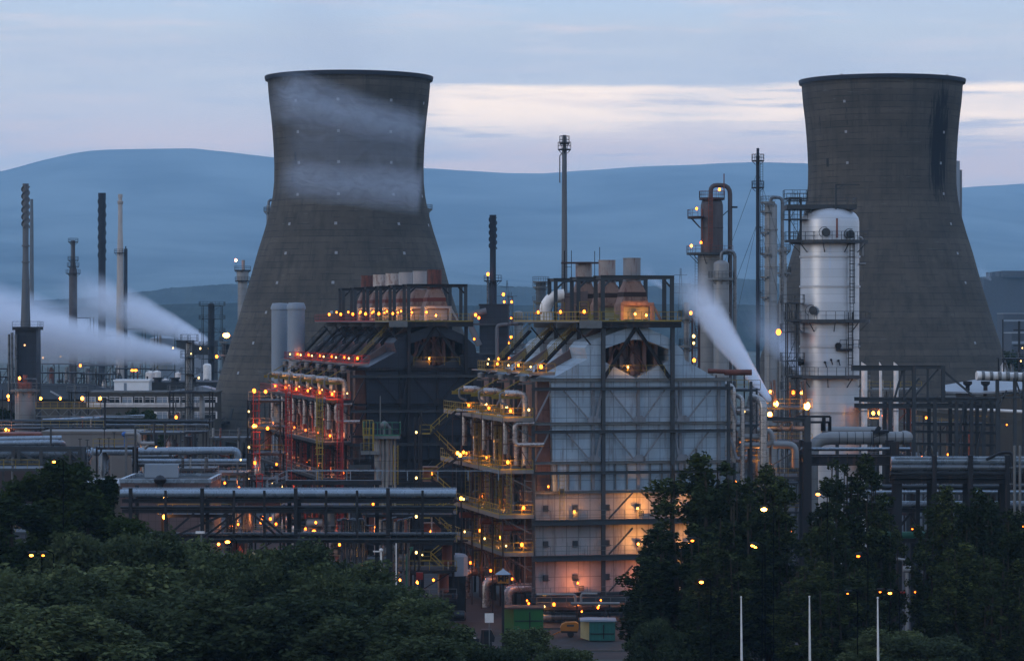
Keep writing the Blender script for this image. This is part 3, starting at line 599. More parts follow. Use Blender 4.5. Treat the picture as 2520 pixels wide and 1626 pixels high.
MB().elbow([(-w,-1,Z(850,d)),(-w-2,-1,Z(800,d)),(-w-2,-1,Z(775,d)),(-w+1.5,-1,Z(765,d))],.7).elbow([(w*.2,-1.8,Z(900,d)),(w*.2,-1.8,Z(800,d)),(w+2,-1.8,Z(795,d))],.4).build('duct','chim',t)
for x,y,m,r_ in ((1239,725,AMB,.26),(1241,743,AMB,.24),(1171,775,AMB,.3),(1179,782,AMB,.24),(1258,783,AMB,.24),(1258,829,AMB,.28),(1252,843,AMB,.26),(1227,882,AMB,.28),(1203,883,WHT,.2),(1253,882,AMB,.26)): lamp(t,(X(x,d)-t.location.x,-2.6,Z(y,d)),m,r_,post=1.2)
lattice('pipe_tower','pale lattice pipe tower with lamps right of the middle chimney','tower',1250,1262,730,d-6,0,8,'steel',[(1259,743,AMB,.26),(1167,834,REDL,.24)],'steel',False)
column('column_vessel','rounded grey vessel with hoops behind the middle furnace house','column vessel',1276,765,22,d+30,'vessel',(800,850),((790,0,2*PI),(845,0,2*PI)),False)
column('column_vessel','squat grey reactor with a ragged top left of the tall thin stack','column vessel',1331,692,24,700,'chim',(720,),((692,0,2*PI),(705,0,2*PI),(740,0,2*PI)),True,False)
# silos behind the dark furnaces
for xs,yt,lab in ((689,746,'left of two tall blue grey silos behind the dark furnaces'),(729,745,'right of two tall blue grey silos behind the dark furnaces')):
    d=452 if xs>700 else 464; t=thing('silo',lab,'silo',(X(xs,d),d,0),0,'blue grey silos'); r=1.36; zt=Z(yt,d)
    MB().lathe(0,0,[(r,0),(r,zt-1.0)],32).build('shell','silo',t); MB().lathe(0,0,[(r+.12,zt-1.0),(r+.12,zt-.65),(r-.15,zt),(.1,zt+.05)],32).build('cap','silo',t)
# ---------------------------------------------------------------- cooling towers
def concrete(name,stain):
    m,nt=newmat(name); tc=N(nt,'ShaderNodeTexCoord').outputs['Object']; o=N(nt,'ShaderNodeOutputMaterial'); b=N(nt,'ShaderNodeBsdfPrincipled'); L(nt,b.outputs[0],o.inputs[0])
    b.inputs['Roughness'].default_value=.9; b.inputs['Specular IOR Level'].default_value=.15
    sep=N(nt,'ShaderNodeSeparateXYZ'); L(nt,tc,sep.inputs[0])
    c=mixc(nt,maprange(nt,noise(nt,mapping(nt,tc,(.05,.05,.1)),1.2,6,.65),.35,.65),(.068,.058,.046),(.105,.088,.068))
    s=noise(nt,mapping(nt,tc,(.6,.6,.03)),1.0,6,.7); c=mixc(nt,maprange(nt,s,.48,.70,0,.7),c,(.040,.038,.034))
    lift=mth(nt,'DIVIDE',sep.outputs[2],1.35); fr=mth(nt,'FRACT',lift)
    cell=N(nt,'ShaderNodeTexWhiteNoise',noise_dimensions='1D'); L(nt,mth(nt,'FLOOR',lift),cell.inputs['W'])
    c=mixc(nt,1.0,c,mixc(nt,cell.outputs['Value'],(.84,.84,.85),(1.07,1.06,1.05)),'MULTIPLY')
    ang=mth(nt,'ARCTAN2',sep.outputs[1],sep.outputs[0]); au=mth(nt,'MULTIPLY',ang,60/PI*1.0)
    w2=N(nt,'ShaderNodeTexWhiteNoise',noise_dimensions='2D'); cv=N(nt,'ShaderNodeCombineXYZ'); L(nt,mth(nt,'FLOOR',au),cv.inputs[0]); L(nt,mth(nt,'FLOOR',lift),cv.inputs[1]); L(nt,cv.outputs[0],w2.inputs['Vector'])
    c=mixc(nt,1.0,c,mixc(nt,w2.outputs['Value'],(.95,.95,.95),(1.03,1.03,1.03)),'MULTIPLY')
    j=mth(nt,'MULTIPLY',mth(nt,'LESS_THAN',fr,.10),maprange(nt,noise(nt,mapping(nt,tc,(.25,.25,.8)),1,3),.4,.55,0,.9)); c=mixc(nt,j,c,(.028,.027,.028))
    jv=mth(nt,'MULTIPLY',mth(nt,'GREATER_THAN',w2.outputs['Value'],.93),mth(nt,'LESS_THAN',mth(nt,'FRACT',au),.14)); c=mixc(nt,mth(nt,'MULTIPLY',jv,.45),c,(.02,.02,.022))
    lt=mth(nt,'MULTIPLY',mth(nt,'GREATER_THAN',noise(nt,mapping(nt,tc,(.16,.16,2.4)),1.3,2),.71),.30); c=mixc(nt,lt,c,(.2,.2,.19))
    if stain:
        # soot-black weathering patch of its own shape on the upper right flank
        dx=mth(nt,'SUBTRACT',ang,-PI/2+.71); dz=mth(nt,'SUBTRACT',sep.outputs[2],72)
        q=mth(nt,'ADD',mth(nt,'POWER',mth(nt,'DIVIDE',dx,.2),2),mth(nt,'POWER',mth(nt,'DIVIDE',dz,12.5),2))
        nz=noise(nt,mapping(nt,tc,(1.3,1.3,.10)),1.0,6,.75); e=mth(nt,'ADD',q,mth(nt,'MULTIPLY',mth(nt,'SUBTRACT',nz,.5),4.6))
        c=mixc(nt,maprange(nt,e,1.15,.45,0,.95),c,(.008,.010,.014))
        nz2=noise(nt,mapping(nt,tc,(1.1,1.1,.14)),1.0,4,.7); zz=mth(nt,'SUBTRACT',1,mth(nt,'ABSOLUTE',mth(nt,'DIVIDE',mth(nt,'SUBTRACT',sep.outputs[2],78),7)),clamp=True)
        c=mixc(nt,mth(nt,'MULTIPLY',mth(nt,'GREATER_THAN',nz2,.64),mth(nt,'MULTIPLY',zz,.8)),c,(.02,.022,.028))
    L(nt,c,b.inputs['Base Color']); return m
PROF=[(190,205.5),(194,205),(199,202),(203,199.5),(215,199),(250,196),(290,191),(330,187.5),(370,185),(410,183.5),(450,184),(480,187),(520,194),(570,208),(620,224),(700,246),(780,270),(860,296),(940,322),(1020,344),(1100,365)]
def tower(label,xs,d,m):
    t=thing('cooling_tower',label,'cooling tower',(X(xs,d),d,0),0,'concrete cooling towers'); P=[(w*640/F,H+(HY-y)*640/F) for y,w in PROF][::-1]
    P=[(P[0][0]+.4,7.5)]+P
    b=MB(); b.lathe(0,0,P,128,False); b.lathe(0,0,[(P[-1][0],P[-1][1]),(P[-1][0]-.9,P[-1][1]),(P[-4][0]-1.0,P[-4][1]),(P[10][0]-.8,P[10][1]),(P[0][0]-.8,P[0][1]),(P[0][0],P[0][1])],128,False); b.build('shell',m,t)
    zt=P[-1][1]; MB().lathe(0,0,[(P[-1][0]+.02,zt-.9),(P[-1][0]+.15,zt-.3),(P[-1][0]+.15,zt),(P[-1][0]-.2,zt+.06)],128,False).build('rim','chim_dark',t)
    for i in range(36):
        a=2*PI*i/36; r0=P[0][0]; r1=r0+3.2
        for s in (-1,1): pass
        MB().bar((r0*math.cos(a),r0*math.sin(a),7.6),(r1*math.cos(a+.06),r1*math.sin(a+.06),0),.7).bar((r0*math.cos(a),r0*math.sin(a),7.6),(r1*math.cos(a-.06),r1*math.sin(a-.06),0),.7).build('leg','beige',t)
    def rad(z):
        for (r0,z0),(r1,z1) in zip(P,P[1:]):
            if z0<=z<=z1: return r0+(r1-r0)*(z-z0)/(z1-z0)
        return P[-1][0]
    return t,rad
def plate(t,rad,a,z,w=.6,h=.6,m='roof_pale',name='wall_plate'):
    r=rad(z)+.04; r2=rad(z+h)+.04; b=MB(); q=w/2/r
    V=[]
    for rr,zz in ((r,z),(r2,z+h)):
        for s in (-q,q): V.append((rr*math.sin(a+s),-rr*math.cos(a+s),zz))
    V+= [(x*1.003,y*1.003,zz) for x,y,zz in V]
    b.add(V,[(4,5,7,6),(0,1,5,4),(2,6,7,3),(0,4,6,2),(1,3,7,5)]); b.build(name,m,t,smooth=False)
CM1=concrete('weathered_concrete',False); CM2=concrete('stained_concrete',True)
tw,rad=tower('left concrete cooling tower with mist drifting across its face',859,640,CM1)
for y,AA in ((258,(-.66,-.08,.60,1.25)),(333,(-.66,-.08,.62)),(407,(-.66,-.08,.64)),(484,(-.66,-.08,.66,1.3)),(555,(-.72,-.1,.68,1.3)),(626,(-.68,-.08,.68)),(697,(-.72,-.1,.7)),(768,(-.78,-.1,.7)),(841,(-.85,)),(913,(-.95,))):
    for a in AA: plate(tw,rad,a,Z(y,640)-.4)
for i in range(13): plate(tw,rad,-1.3+i*.22,Z(205,640)-.2,.35,.6,'beige')
for a,y0,y1 in ((-.72,382,412),(-.78,440,455)): plate(tw,rad,a,Z(y1,640),.5,M(y1-y0,640),'black','dark_slot')
a=lambda x,y:math.asin(max(-.97,min(.97,M(x-859,640)/rad(Z(y,640)))))
b=MB(); pts=[(500,1100),(532,1066),(546,1062),(582,1030),(590,1032)]; W=[]
for x,y in pts: 
    r_=rad(Z(y,640))+.8; an=a(x,y); W.append((r_*math.sin(an),-r_*math.cos(an),Z(y,640)))
for p,q in zip(W,W[1:]): b.bar(p,q,.9,.5); b.bar((p[0],p[1],p[2]+1),(q[0],q[1],q[2]+1),.12)
b.build('outer_stair','steel_black',tw); plate(tw,rad,a(587,1025),Z(1026,640),.9,M(28,640),'black','door')
tw,rad=tower('right concrete cooling tower with a soot black streaked stain near its top',2170.5,649,CM2)
for y,AA in ((203,(-.62,.75)),(265,(-.61,)),(337,(-.61,.80)),(411,(-.60,.76)),(484,(.8,)),(556,(.84,)),(627,(.82,)),(697,(.84,)),(840,(.75,)),(912,(.75,))):
    for a_ in AA: plate(tw,rad,a_,Z(y,655)-.4,.55,.55)
plate(tw,rad,-.93,Z(420,655),.7,1.9,'black','dark_slot')
t=thing('chimney','square pale blue chimney half hidden behind the right cooling tower','chimney',(X(2355,900),900,0)); z=Z(396,900)
MB().box(-4,.9,0,3,0,z).build('flue','silo',t); MB().box(.9,1.6,.2,2.6,0,Z(418,900)).build('side_flue','chim',t)
# ---------------------------------------------------------------- process structures, racks
def rack(name,label,x0,x1,d,levels,cols,pipes,m='steel',dep=5.,diag=(),group=None,base=0,w=.45,cat='pipe rack',top=None):
    """x0,x1 and cols in photo pixels at distance d; levels: list of rows y; pipes: (y,radius,offset,material)"""
    t=thing(name,label,cat,(X(x0,d),d,0),0,group); X0=X(x0,d); Lx=M(x1-x0,d)
    for y in levels:
        z=Z(y,d)
        for yy in (0,dep): MB().ibeam((0,yy,z),(Lx,yy,z),w*.8,w*1.15).build('beam',m,t)
    zt=Z(top or min(levels),d)
    for i,x in enumerate(cols):
        xx=X(x,d)-X0
        for yy in (-.02,dep): MB().ibeam((xx,yy-w*.5,base),(xx,yy-w*.5,zt+w*.7),w,w).build('column',m,t)
        for y in levels: MB().bar((xx,0,Z(y,d)),(xx,dep,Z(y,d)),w*.6).build('cross_beam',m,t)
    for (xa,ya,xb,yb) in diag: MB().bar((X(xa,d)-X0,-.1,Z(ya,d)),(X(xb,d)-X0,-.1,Z(yb,d)),w*.6).build('brace',m,t)
    for k,(y,r,off,pmn) in enumerate(pipes):
        b=MB(); b.tube([(-.3,off,Z(y,d)),(Lx+.3,off,Z(y,d))],r,12)
        q=2.5
        while q<Lx: b.tube([(q-.05,off,Z(y,d)),(q+.05,off,Z(y,d))],r*1.04,12); q+=5.1
        b.build('pipe',pmn,t)
    return t
def skid(name,label,x0,x1,yt,d,levels=3,seed=0,m='steel',lamps=(),dep=6,rust=False,cat='process structure',yb=None,base=0,dens=1.0,group=None):
    """open steel process structure with floors, vessels, pipes and lamps"""
    rr=random.Random(seed); t=thing(name,label,cat,(X(x0,d),d,base),0,group); w=M(x1-x0,d); zt=Z(yt,d)-base
    nc=max(2,int(w/4)+1)
    for i in range(nc):
        x=w*i/(nc-1)
        for y in (0,dep): MB().bar((x,y,0),(x,y,zt),.22).build('column',m,t)
    for j in range(1,levels+1):
        z=zt*j/levels; o=MB().box(-.4,w+.4,-.5,dep+.3,z-.22,z-.08).bar((0,-.45,z-.25),(w,-.45,z-.25),.12,.3).build('deck',m,t)
        MB().rail([(-.4,-.5,z-.08),(w+.4,-.5,z-.08)],1.05,.06,1.5,True,False).build('railing','galv' if rr.random()<.6 else 'yellow',o)
        for i in range(nc-1):
            if rr.random()<.5:
                xa,xb=w*i/(nc-1),w*(i+1)/(nc-1); MB().bar((xa,-.05,z-zt/levels),(xb,-.05,z-.2),.12).build('brace',m,t)
    for k in range(int(w*levels*.28*dens)+1):
        x=rr.uniform(.5,w-.5); j=rr.randrange(levels); z=zt*j/levels; hh=zt/levels
        q=rr.random(); mm=rr.choice(('pipe','pipe_grey','vessel','pipe_grey','pipe_dark','pipe_rust' if rust else 'pipe_grey'))
        b=MB()
        if q<.3: r=rr.uniform(.35,.8); b.lathe(x,rr.uniform(1.5,3),[(r*.4,z+.1),(r,z+.4),(r,z+hh*.75),(r*.4,z+hh*.85)],14); nm='vessel'
        elif q<.55: r=rr.uniform(.3,.55); y=rr.uniform(.6,2); l=rr.uniform(1.5,min(4,w*.6)); b.tube([(max(0,x-l/2),y,z+hh*.35),(max(0,x-l/2)+.15,y,z+hh*.35),(x+l/2,y,z+hh*.35),(x+l/2+.15,y,z+hh*.35)],[r*.5,r,r,r*.5],14); nm='drum'
        else:
            r=rr.uniform(.08,.22); y=rr.uniform(-.3,1); za=z+hh*rr.uniform(.5,.9); x2=min(w,max(0,x+rr.uniform(-3,3))); b.elbow([(x,y,z),(x,y,za),(x2,y,za),(x2,y,min(zt+1.2,z+hh*1.25))],r,8); nm='pipe'
        b.build(nm,mm,t)
    for x,y,mm,r_ in lamps: lamp(t,(X(x,d)-X(x0,d),-.9,Z(y,d)-base),mm,r_,pw=0 if d>480 else 90 if mm is FLAME else 55 if mm is AMB2 else 34 if mm is not WHT and r_>.13 else 0)
    if seed in (63,81,82,83,84,85,91,92,93,94,97,146):  # extra lamps added at random spots to raise the lamp count
        for q in range(int(4+w*.22)):
            j=rr.randrange(levels); mm=rr.choice((REDL,AMB,AMB,WHT) if seed in (81,83,84,97) else (AMB,AMB,WHT,AMB2)); lamp(t,(rr.uniform(.3,w-.3),-.8,zt*j/levels+rr.uniform(1.2,2.2)),mm,rr.uniform(.09,.15),pw=22 if q%3==0 else 0)
    return t
# main rack in front of the dark furnaces
cols=[322,408,498,576,651,728,803,879,955,1040]
t=rack('pipe_rack','long two tier steel pipe rack crossing in front of the dark furnaces',300,1115,292,(1232,1257,1330),[322,498,728,955],
  [(1215,.42,1.0,'pipe_blue'),(1210,.3,2.6,'pipe_grey'),(1214,.35,4.0,'pipe_blue'),(1250,.14,1.2,'pipe_dark'),(1319,.16,3.4,'pipe_grey')],'steel_dark',5,
  ((415,1316,478,1262),(435,1316,560,1262),(505,1318,575,1265),(525,1318,600,1262),(640,1268,700,1318),(620,1262,680,1316)),top=1206,w=.36)
for x in cols:
    if x not in (322,498,728,955): MB().ibeam((X(x,292)-X(300,292),-.2,Z(1330,292)),(X(x,292)-X(300,292),-.2,Z(1206,292)),.24).build('post','steel_dark',t)
MB().rail([(M(200,292),-.5,Z(1327,292)),(M(820,292),-.5,Z(1327,292))],1.05,.05,2).build('handrail','steel',t)
# raised walkway with sloping stair above the rack
d=298; t=thing('gantry_walkway','raised dark walkway with a sloping stair above the long pipe rack','walkway',(X(704,d),d,0)); w=M(235,d); z=Z(1182,d)
MB().box(0,w,0,1.4,z-.45,z).build('deck','steel_dark',t); MB().rail([(0,0,z),(w+12,0,z)],1.0,.09,3.2,False,False).rail([(0,1.4,z),(w,1.4,z)],1.0,.07,3.2,False,False).build('railing','pipe_blue',t)
a=(-M(48,d),.7,Z(1206,d)); MB().stair(a,(0,.7,z),1.2).build('stair','steel',t); MB().stairrail(a,(0,.7,z),1.2).build('handrail','pipe_blue',t)
for x in (.3,w-.5): MB().ibeam((x,.7,0),(x,.7,z-.4),.4).build('column','steel_dark',t)
# grey riser bank
t=thing('riser_bank','close bank of grey vertical riser pipes under the pipe rack','pipes',(X(841,300),300,0))
for i in range(9):
    x=i*.27+ (0.12 if i>3 else 0); MB().elbow([(x,.2*(i%2),3),(x,.2*(i%2),Z(1281-(i%3)*2,300)),(x-.5,.2*(i%2),Z(1280-(i%3)*2,300))],.11,8,.2).build('riser','pipe_grey',t)
t=thing('riser_bank','sparse row of grey riser pipes left of the black lamp mast','pipes',(X(940,300),300,0))
for i in range(6): MB().elbow([(i*.55,0,3),(i*.55,0,Z(1280-(i%3)*3,300)),(i*.55+.4,0,Z(1279-(i%3)*3,300))],.12,8,.2).build('riser','pipe_grey',t)
# elevated platform on vessels right of dark block front
d=338; t=thing('valve_platform','green and yellow railed valve platform on grey vertical pipes','platform',(X(893,d),d,0)); z=Z(1072,d); w=M(90,d)
o=MB().box(0,w,0,3,z-.35,z).build('deck','galv',t); MB().rail([(0,3,z),(0,0,z),(w,0,z),(w,3,z)],1.55,.06,.9).build('railing','green',o); MB().rail([(0,-.05,z),(1.2,-.05,z)],1.8,.07,.4).build('gate','yellow',o)
for x,r_ in ((36,.42),(48,.26),(60,.3),(69,.18),(78,.14)): MB().tube([(M(x,d),1.2,0),(M(x,d),1.2,z-.3)],r_,12).build('riser','vessel',t)
MB().tube([(M(42,d),1,z),(M(42,d),1,z+4.6)],.06).build('antenna','galv',t); MB().ball((M(52,d),1,z+1.2),.5).elbow([(M(52,d),1,z),(M(52,d),1,z+1.2),(M(66,d),1,z+1.0),(M(66,d),1,z)],.18).build('valve','galv',t)
MB().ladder((M(9,d),-.4,Z(1112,d)),z+1,.6,(1,0,0),.08).bar((M(26,d),-.3,Z(1112,d)),(M(26,d),-.3,z+1.5),.2).build('ladder','yellow',t)
z2=Z(1112,d); MB().box(-.2,M(42,d),-.6,2,z2-.25,z2).rail([(-.2,-.6,z2),(M(32,d),-.6,z2)],1.1,.06).build('landing','galv',t)
z2=Z(1146,d); MB().box(-M(34,d),M(18,d),-.6,2,z2-.35,z2).rail([(-M(34,d),-.6,z2),(M(18,d),-.6,z2)],1.9,.06).build('landing','steel',t); MB().ladder((M(81,d),0,Z(1192,d)),Z(1095,d),.5,(1,0,0),.09).build('ladder','yellow',t)
# black lamp masts (external lattice columns)
def mast(label,xs,y0,d,lamps,w=12):
    t=thing('lamp_mast',label,'mast',(X(xs,d),d,0),0,'black lattice lamp masts'); z=Z(y0,d); r=M(w,d)/2
    for sx in (-r,r): MB().bar((sx,0,0),(sx,0,z),.16).bar((sx,.8,0),(sx,.8,z),.12).build('chord','steel_black',t)
    b=MB(); k=int(z/1.2)
    for i in range(k): b.bar((-r,0,z*i/k),(r,0,z*(i+1)/k),.07); b.bar((-r,0,z*i/k),(r,0,z*i/k),.07)
    b.build('lacing','steel_black',t)
    for y in lamps: lamp(t,(-.05,-.4,Z(y,d)),WHT,.12)
mast('black lattice mast at the left end of the dark furnaces',614,984,372,(1012,1100,1178),9)
mast('black lattice mast in front of the yellow zigzag stair',1026,1027,306,(1063,1175,1270,1358),10)
# cranked black frames left of the dark block
t=skid('burner_gallery','red railed open gallery beside the left end of the dark furnaces',620,690,983,366,7,11,'steel_black',[(627,961,AMB,.2),(655,963,AMB,.2),(626,1047,AMB2,.2),(631,1047,AMB2,.16),(660,1053,AMB,.16),(629,1137,REDL,.18),(682,1141,REDL,.16),(594,1130,WHT,.12),(602,1195,WHT,.12)],5,True,'gallery')
for x,y0,y1 in ((632,1045,960),(633,1150,1060),(640,1200,1165)):
    MB().cage(X(x,366)-X(620,366),-.6,Z(y0,366),Z(y1,366),.5,(0,-1),.07).build('ladder_cage','red',t)
for i,(x,dy) in enumerate(((711,0),(787,8))):
    l=MB(); dd=358-i*6; z0,z1=Z(1190+dy,dd),Z(965+dy*2,dd); t=thing('caged_ladder',('tall red caged ladder before the left dark furnaces','tall yellow caged ladder before the dark furnaces')[i],'ladder',(X(x,dd),dd,0),0,'caged ladders on the dark furnaces')
    l.ladder((0,0,z0),z1,.6,(1,0,0),.09).build('ladder','red' if i<1 else 'yellow',t); c=MB(); c.cage(0,0,z0+4,z1+1,.5,(0,-1),.07,.75); c.build('cage','red' if i<1 else 'yellow',t)
# burner lamps strings on dark block handled by furnaces; zigzag yellow stair
d=338; t=thing('stair_tower','yellow railed zigzag stair tower at the left end of the pale furnaces','stair tower',(X(1034,d),d,0))
w=M(88,d)
lv=[Z(y,d) for y in (1380,1275,1178,1068)]; rv=[Z(y,d) for y in (1440,1330,1232,1130,1012)]
for i,zl in enumerate(lv):
    MB().box(0,M(26,d),0,1.6,zl-.12,zl).build('landing','steel_dark',t); MB().rail([(0,0,zl),(M(26,d),0,zl)],1.1,.07,1.3).build('railing','yellow',t)
    for j,zr in ((i,rv[i]),(i+1,rv[i+1])):
        a=(M(26,d),.3+(j%2)*.9,zl);b=(w,.3+(j%2)*.9,zr); s=MB().stair(a,b,.8).build('flight','steel_black',t); MB().stairrail(a,b,.8,t=.07).build('handrail','yellow',s)
for zr in rv: MB().box(w,w+1.4,0,1.8,zr-.12,zr).build('landing','steel_dark',t)
for x in (.1,w+.6):
    for y in (0,1.7): MB().bar((x,y,0),(x,y,rv[-1]),.16).build('column','steel_black',t)
lamp(t,(w+.2,-.6,Z(1114,d)),AMB2,.2); lamp(t,(w+.5,-.6,Z(1119,d)),AMB2,.2); lamp(t,(w+.9,-.6,Z(1112,d)),AMB,.16); lamp(t,(w+.6,-.6,Z(1225,d)),AMB2,.2); lamp(t,(w+.9,-.6,Z(1227,d)),WHT,.16); lamp(t,(w+.8,-.6,Z(1409,d)),REDL,.2)
# glowing openings low behind the rack
d=372
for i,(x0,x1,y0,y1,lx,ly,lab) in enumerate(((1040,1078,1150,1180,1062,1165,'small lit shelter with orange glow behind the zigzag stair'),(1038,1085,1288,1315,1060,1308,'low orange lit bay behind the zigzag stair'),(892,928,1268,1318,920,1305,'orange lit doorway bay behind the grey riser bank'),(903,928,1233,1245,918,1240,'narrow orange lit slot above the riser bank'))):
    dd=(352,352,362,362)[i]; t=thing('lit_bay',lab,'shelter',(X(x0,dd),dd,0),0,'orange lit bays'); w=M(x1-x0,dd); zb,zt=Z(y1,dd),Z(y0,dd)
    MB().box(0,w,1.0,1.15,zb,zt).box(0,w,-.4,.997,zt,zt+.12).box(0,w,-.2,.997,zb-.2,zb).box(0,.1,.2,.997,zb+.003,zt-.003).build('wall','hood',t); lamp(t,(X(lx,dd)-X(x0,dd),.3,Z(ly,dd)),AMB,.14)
    MB().ibeam((.05,.5,0),(.05,.5,zb-.2),.2).build('column','steel_dark',t)
# ---------------------------------------------------------------- left middle ground
t,w,z=shed('office_building','long beige office building with a row of white framed windows',212,528,968,600,14,'beige','beige'); d=600
x0=X(212,d)-t.location.x
MB().box(x0,w,-.35,-.02,Z(1001,d),Z(991,d)).rail([(x0,-.5,Z(1001,d)),(w,-.5,Z(1001,d))],.5,.12,3,False,False).build('balcony','window',t)
i=0
xx=214
while xx<525:
    ww=(26,29,32,30)[i%4]; a,b=X(xx,d)-t.location.x,X(xx+ww-4,d)-t.location.x
    for (ya,yb,ok) in ((990,976,True),(1030,1012,xx>385)):
        if not ok: continue
        f=MB().box(a-.55,a,-.12,-.01,Z(ya,d),Z(yb,d)).box(b,b+.3,-.12,-.01,Z(ya,d),Z(yb,d)).box(a,b,-.1,-.01,Z(yb,d)-.12,Z(yb,d)).box((a+b)/2-.04,(a+b)/2+.04,-.1,-.01,Z(ya,d),Z(yb,d)-.12).box(a,b,-.1,-.01,Z(yb,d)-.5,Z(yb,d)-.42).build('window','window',t)
        MB().box(a+.01,b-.01,-.045,-.012,Z(ya,d),Z(yb,d)-.13).build('pane','glass' if i%3 else 'silo',f)
    xx+=ww; i+=1
t,w,z=shed('rooftop_plant_room','white flat roofed box room on the roof of the beige office',281,366,938,612,5,'whitebox','whitebox')
MB().box(-1.6,-1.0,-.06,-.01,Z(962,612),Z(942,612)).build('door','silo',t)
t=thing('long_roof_building','long low building with a dark pitched roof and pale ridge end','building',(X(-40,650),650,0)); w=M(360,650)
MB().box(0,w,.5,16,0,Z(985,650)).build('wall','beige',t); MB().add([(0,-.5,Z(982,650)),(w,-.5,Z(982,650)),(w-10,8,Z(945,650)),(0,8,Z(945,650)),(0,17,Z(982,650)),(w,17,Z(982,650))],[(0,1,2,3),(3,2,5,4),(1,5,2),(0,3,4),(0,4,5,1)]).build('roof','roof',t,smooth=False)
MB().bar((M(165,650),-.7,Z(962,650)),(M(195,650),-.7,Z(978,650)),.35).build('ridge_flashing','roof_pale',t)
MB().rail([(M(90,650),0,Z(958,650)),(M(320,650),0,Z(958,650))],.8,.1,4,True,False).build('roof_rail','steel_dark',t)
t=thing('gable_roof_building','low grey building with a shallow gabled roof behind the vent column','building',(X(405,660),660,0)); w=M(150,660)
MB().prism([(0,0),(w,0),(w,Z(965,660)),(w*.6,Z(950,660)),(0,Z(964,660))],0,10).build('wall','silo',t,smooth=False); MB().box(-6,w+4,10.1,30,0,Z(942,660)).build('rear_hall','roof',t)
for x in (1,5,9): MB().lathe(x-4,12,[(.9,Z(942,660)),(.9,Z(935,660)),(1.2,Z(934,660)),(1.2,Z(931,660))],12).build('roof_vent','steel_dark',t)
for xs,yt,wp,d,lab in ((370,912,24,700,'white domed storage tank behind the rooftop box, left of its twin'),(386,911,20,712,'white domed storage tank, right twin behind the rooftop box'),(438,915,15,700,'small white tank hard against the left of the vent column'),(408,931,16,690,'low white tank between the twin tanks and the vent column')):
    t=thing('storage_tank',lab,'tank',(X(xs,d),d,0),0,'white storage tanks'); r=M(wp,d)/2; zt=Z(yt,d); MB().lathe(0,0,[(r,0),(r,zt-r*.4),(r*.7,zt-r*.12),(.05,zt)],24).build('shell','pole',t); MB().rail([(-r*.6,-r*.75,zt-r*.3),(r*.6,-r*.75,zt-r*.3)],.8,.1,1,False,False).build('railing','steel',t); MB().tube([(-r*.5,-r*.95,3),(-r*.5,-r*.8,zt-1.3)],.25).build('nozzle','steel_dark',t)
t,r,zt=column('storage_tank','tall narrow white tank with a small dark mark, right of the vent column','tank',510,894,20,800,'pole',(),(),False)
b=MB(); 
for i in range(6): b.box(-.75+i*.25,-.6+i*.25,-r-.06,-r+.12,zt-4.6,zt-4.35+.15*(i%2))
b.build('mark','steel',t)
t,w,z=shed('plant_building','blocky dark grey plant building with two roof lamps behind the steam',434,526,840,860,12,'roof','steel_dark'); 
MB().box(0,w,-3,-.02,0,Z(873,860)).box(-w,-w*.5,-2,-.02,0,Z(860,860)).build('annex','silo',t)
for x,y in ((429,856),(496,857),(517,857)): lamp(t,(X(x,860)-t.location.x,-3.5,Z(y,860)),WHT,.26)
lattice('steam_vent_tower','green grey vent column with stacked landings where the lower steam plume starts','tower',456,474,838,520,0,10,'steel',[(491,929,WHT,.2),(472,870,WHT,.1)],'steel',True,2)
t,r,zt=column('vent_column','grey vent column inside the landings of the vent tower','column vessel',466,842,17,521.2,'vessel',(880,930,985),(),False)
skid('valve_skid','pipe clutter and small landings around the foot of the vent tower',418,516,962,512,4,31,'steel_dark',[(435,1026,AMB,.22),(401,1062,WHT,.12)],5,True)
t=thing('short_flue','short black flue pipe on a flared base in front of the grey pipes','flue',(X(462,404),404,0)); MB().lathe(0,0,[(.75,0),(.75,Z(1165,404)),(.65,Z(1150,404)),(.52,Z(1142,404)),(.52,Z(1077,404)),(.62,Z(1076,404)),(.62,Z(1073,404)),(.45,Z(1073,404))],20).build('flue','steel_black',t); lamp(t,(-.85,-.6,Z(1134,404)),AMB2,.24)
MB().box(-.9,.9,-.9,.9,0,Z(1165,404)-.0).build('plinth','silo',t)
# background clutter of the far left works
for a in ((-20,60,905,770,3,41,[(190/3.667,930,AMB,.1)],'dark process structure under the pale smoke at the far left edge'),
          (92,175,893,770,3,42,[(107,880,SPOT,.25),(150,877,SPOT,.22)],'hazy pipe structure right of the dark boiler house'),
          (178,278,897,790,3,43,[(199,899,AMB,.3)],'hazy process structure below the black chimney'),
          (285,372,905,800,2,44,[],'hazy process structure behind the white rooftop box'),
          (170,222,780,950,7,45,[(171,828,SPOT,.2)],'rusty tower structure at the foot of the brown column'),
          (300,350,808,950,6,46,[],'dark structure right of the pale tapered chimney'),
          (225,300,824,960,6,47,[],'dark structure between the black and the pale chimney'),
          (380,430,812,900,5,48,[(394,867,SPOT,.2)],'shadowy structure between the two steam plumes')):
    skid('process_structure',a[7],a[0],a[1],a[2],a[3],a[4],a[5],'steel_dark',a[6],8,a[5]%2==0)
t=thing('far_storage_tank','low pale tank dome glimpsed between the steam plumes','tank',(X(400,920),920,0)); MB().lathe(0,0,[(4,0),(4,Z(832,920)),(2.5,Z(828,920)),(.1,Z(826,920))],24).build('shell','silo',t)
t=thing('double_lamp_post','twin headed lamp post above the left works, behind the office','street lamp',(X(330,690),690,0)); MB().tube([(0,0,0),(0,0,Z(911,690))],.1).bar((-.6,0,Z(912,690)),(.6,0,Z(912,690)),.12).build('post','steel_dark',t)
for s in (-.4,.4): MB().ball((s,-.2,Z(912,690)+.1),.33,(1.2,1,.8)).build('bulb',AMB,t)
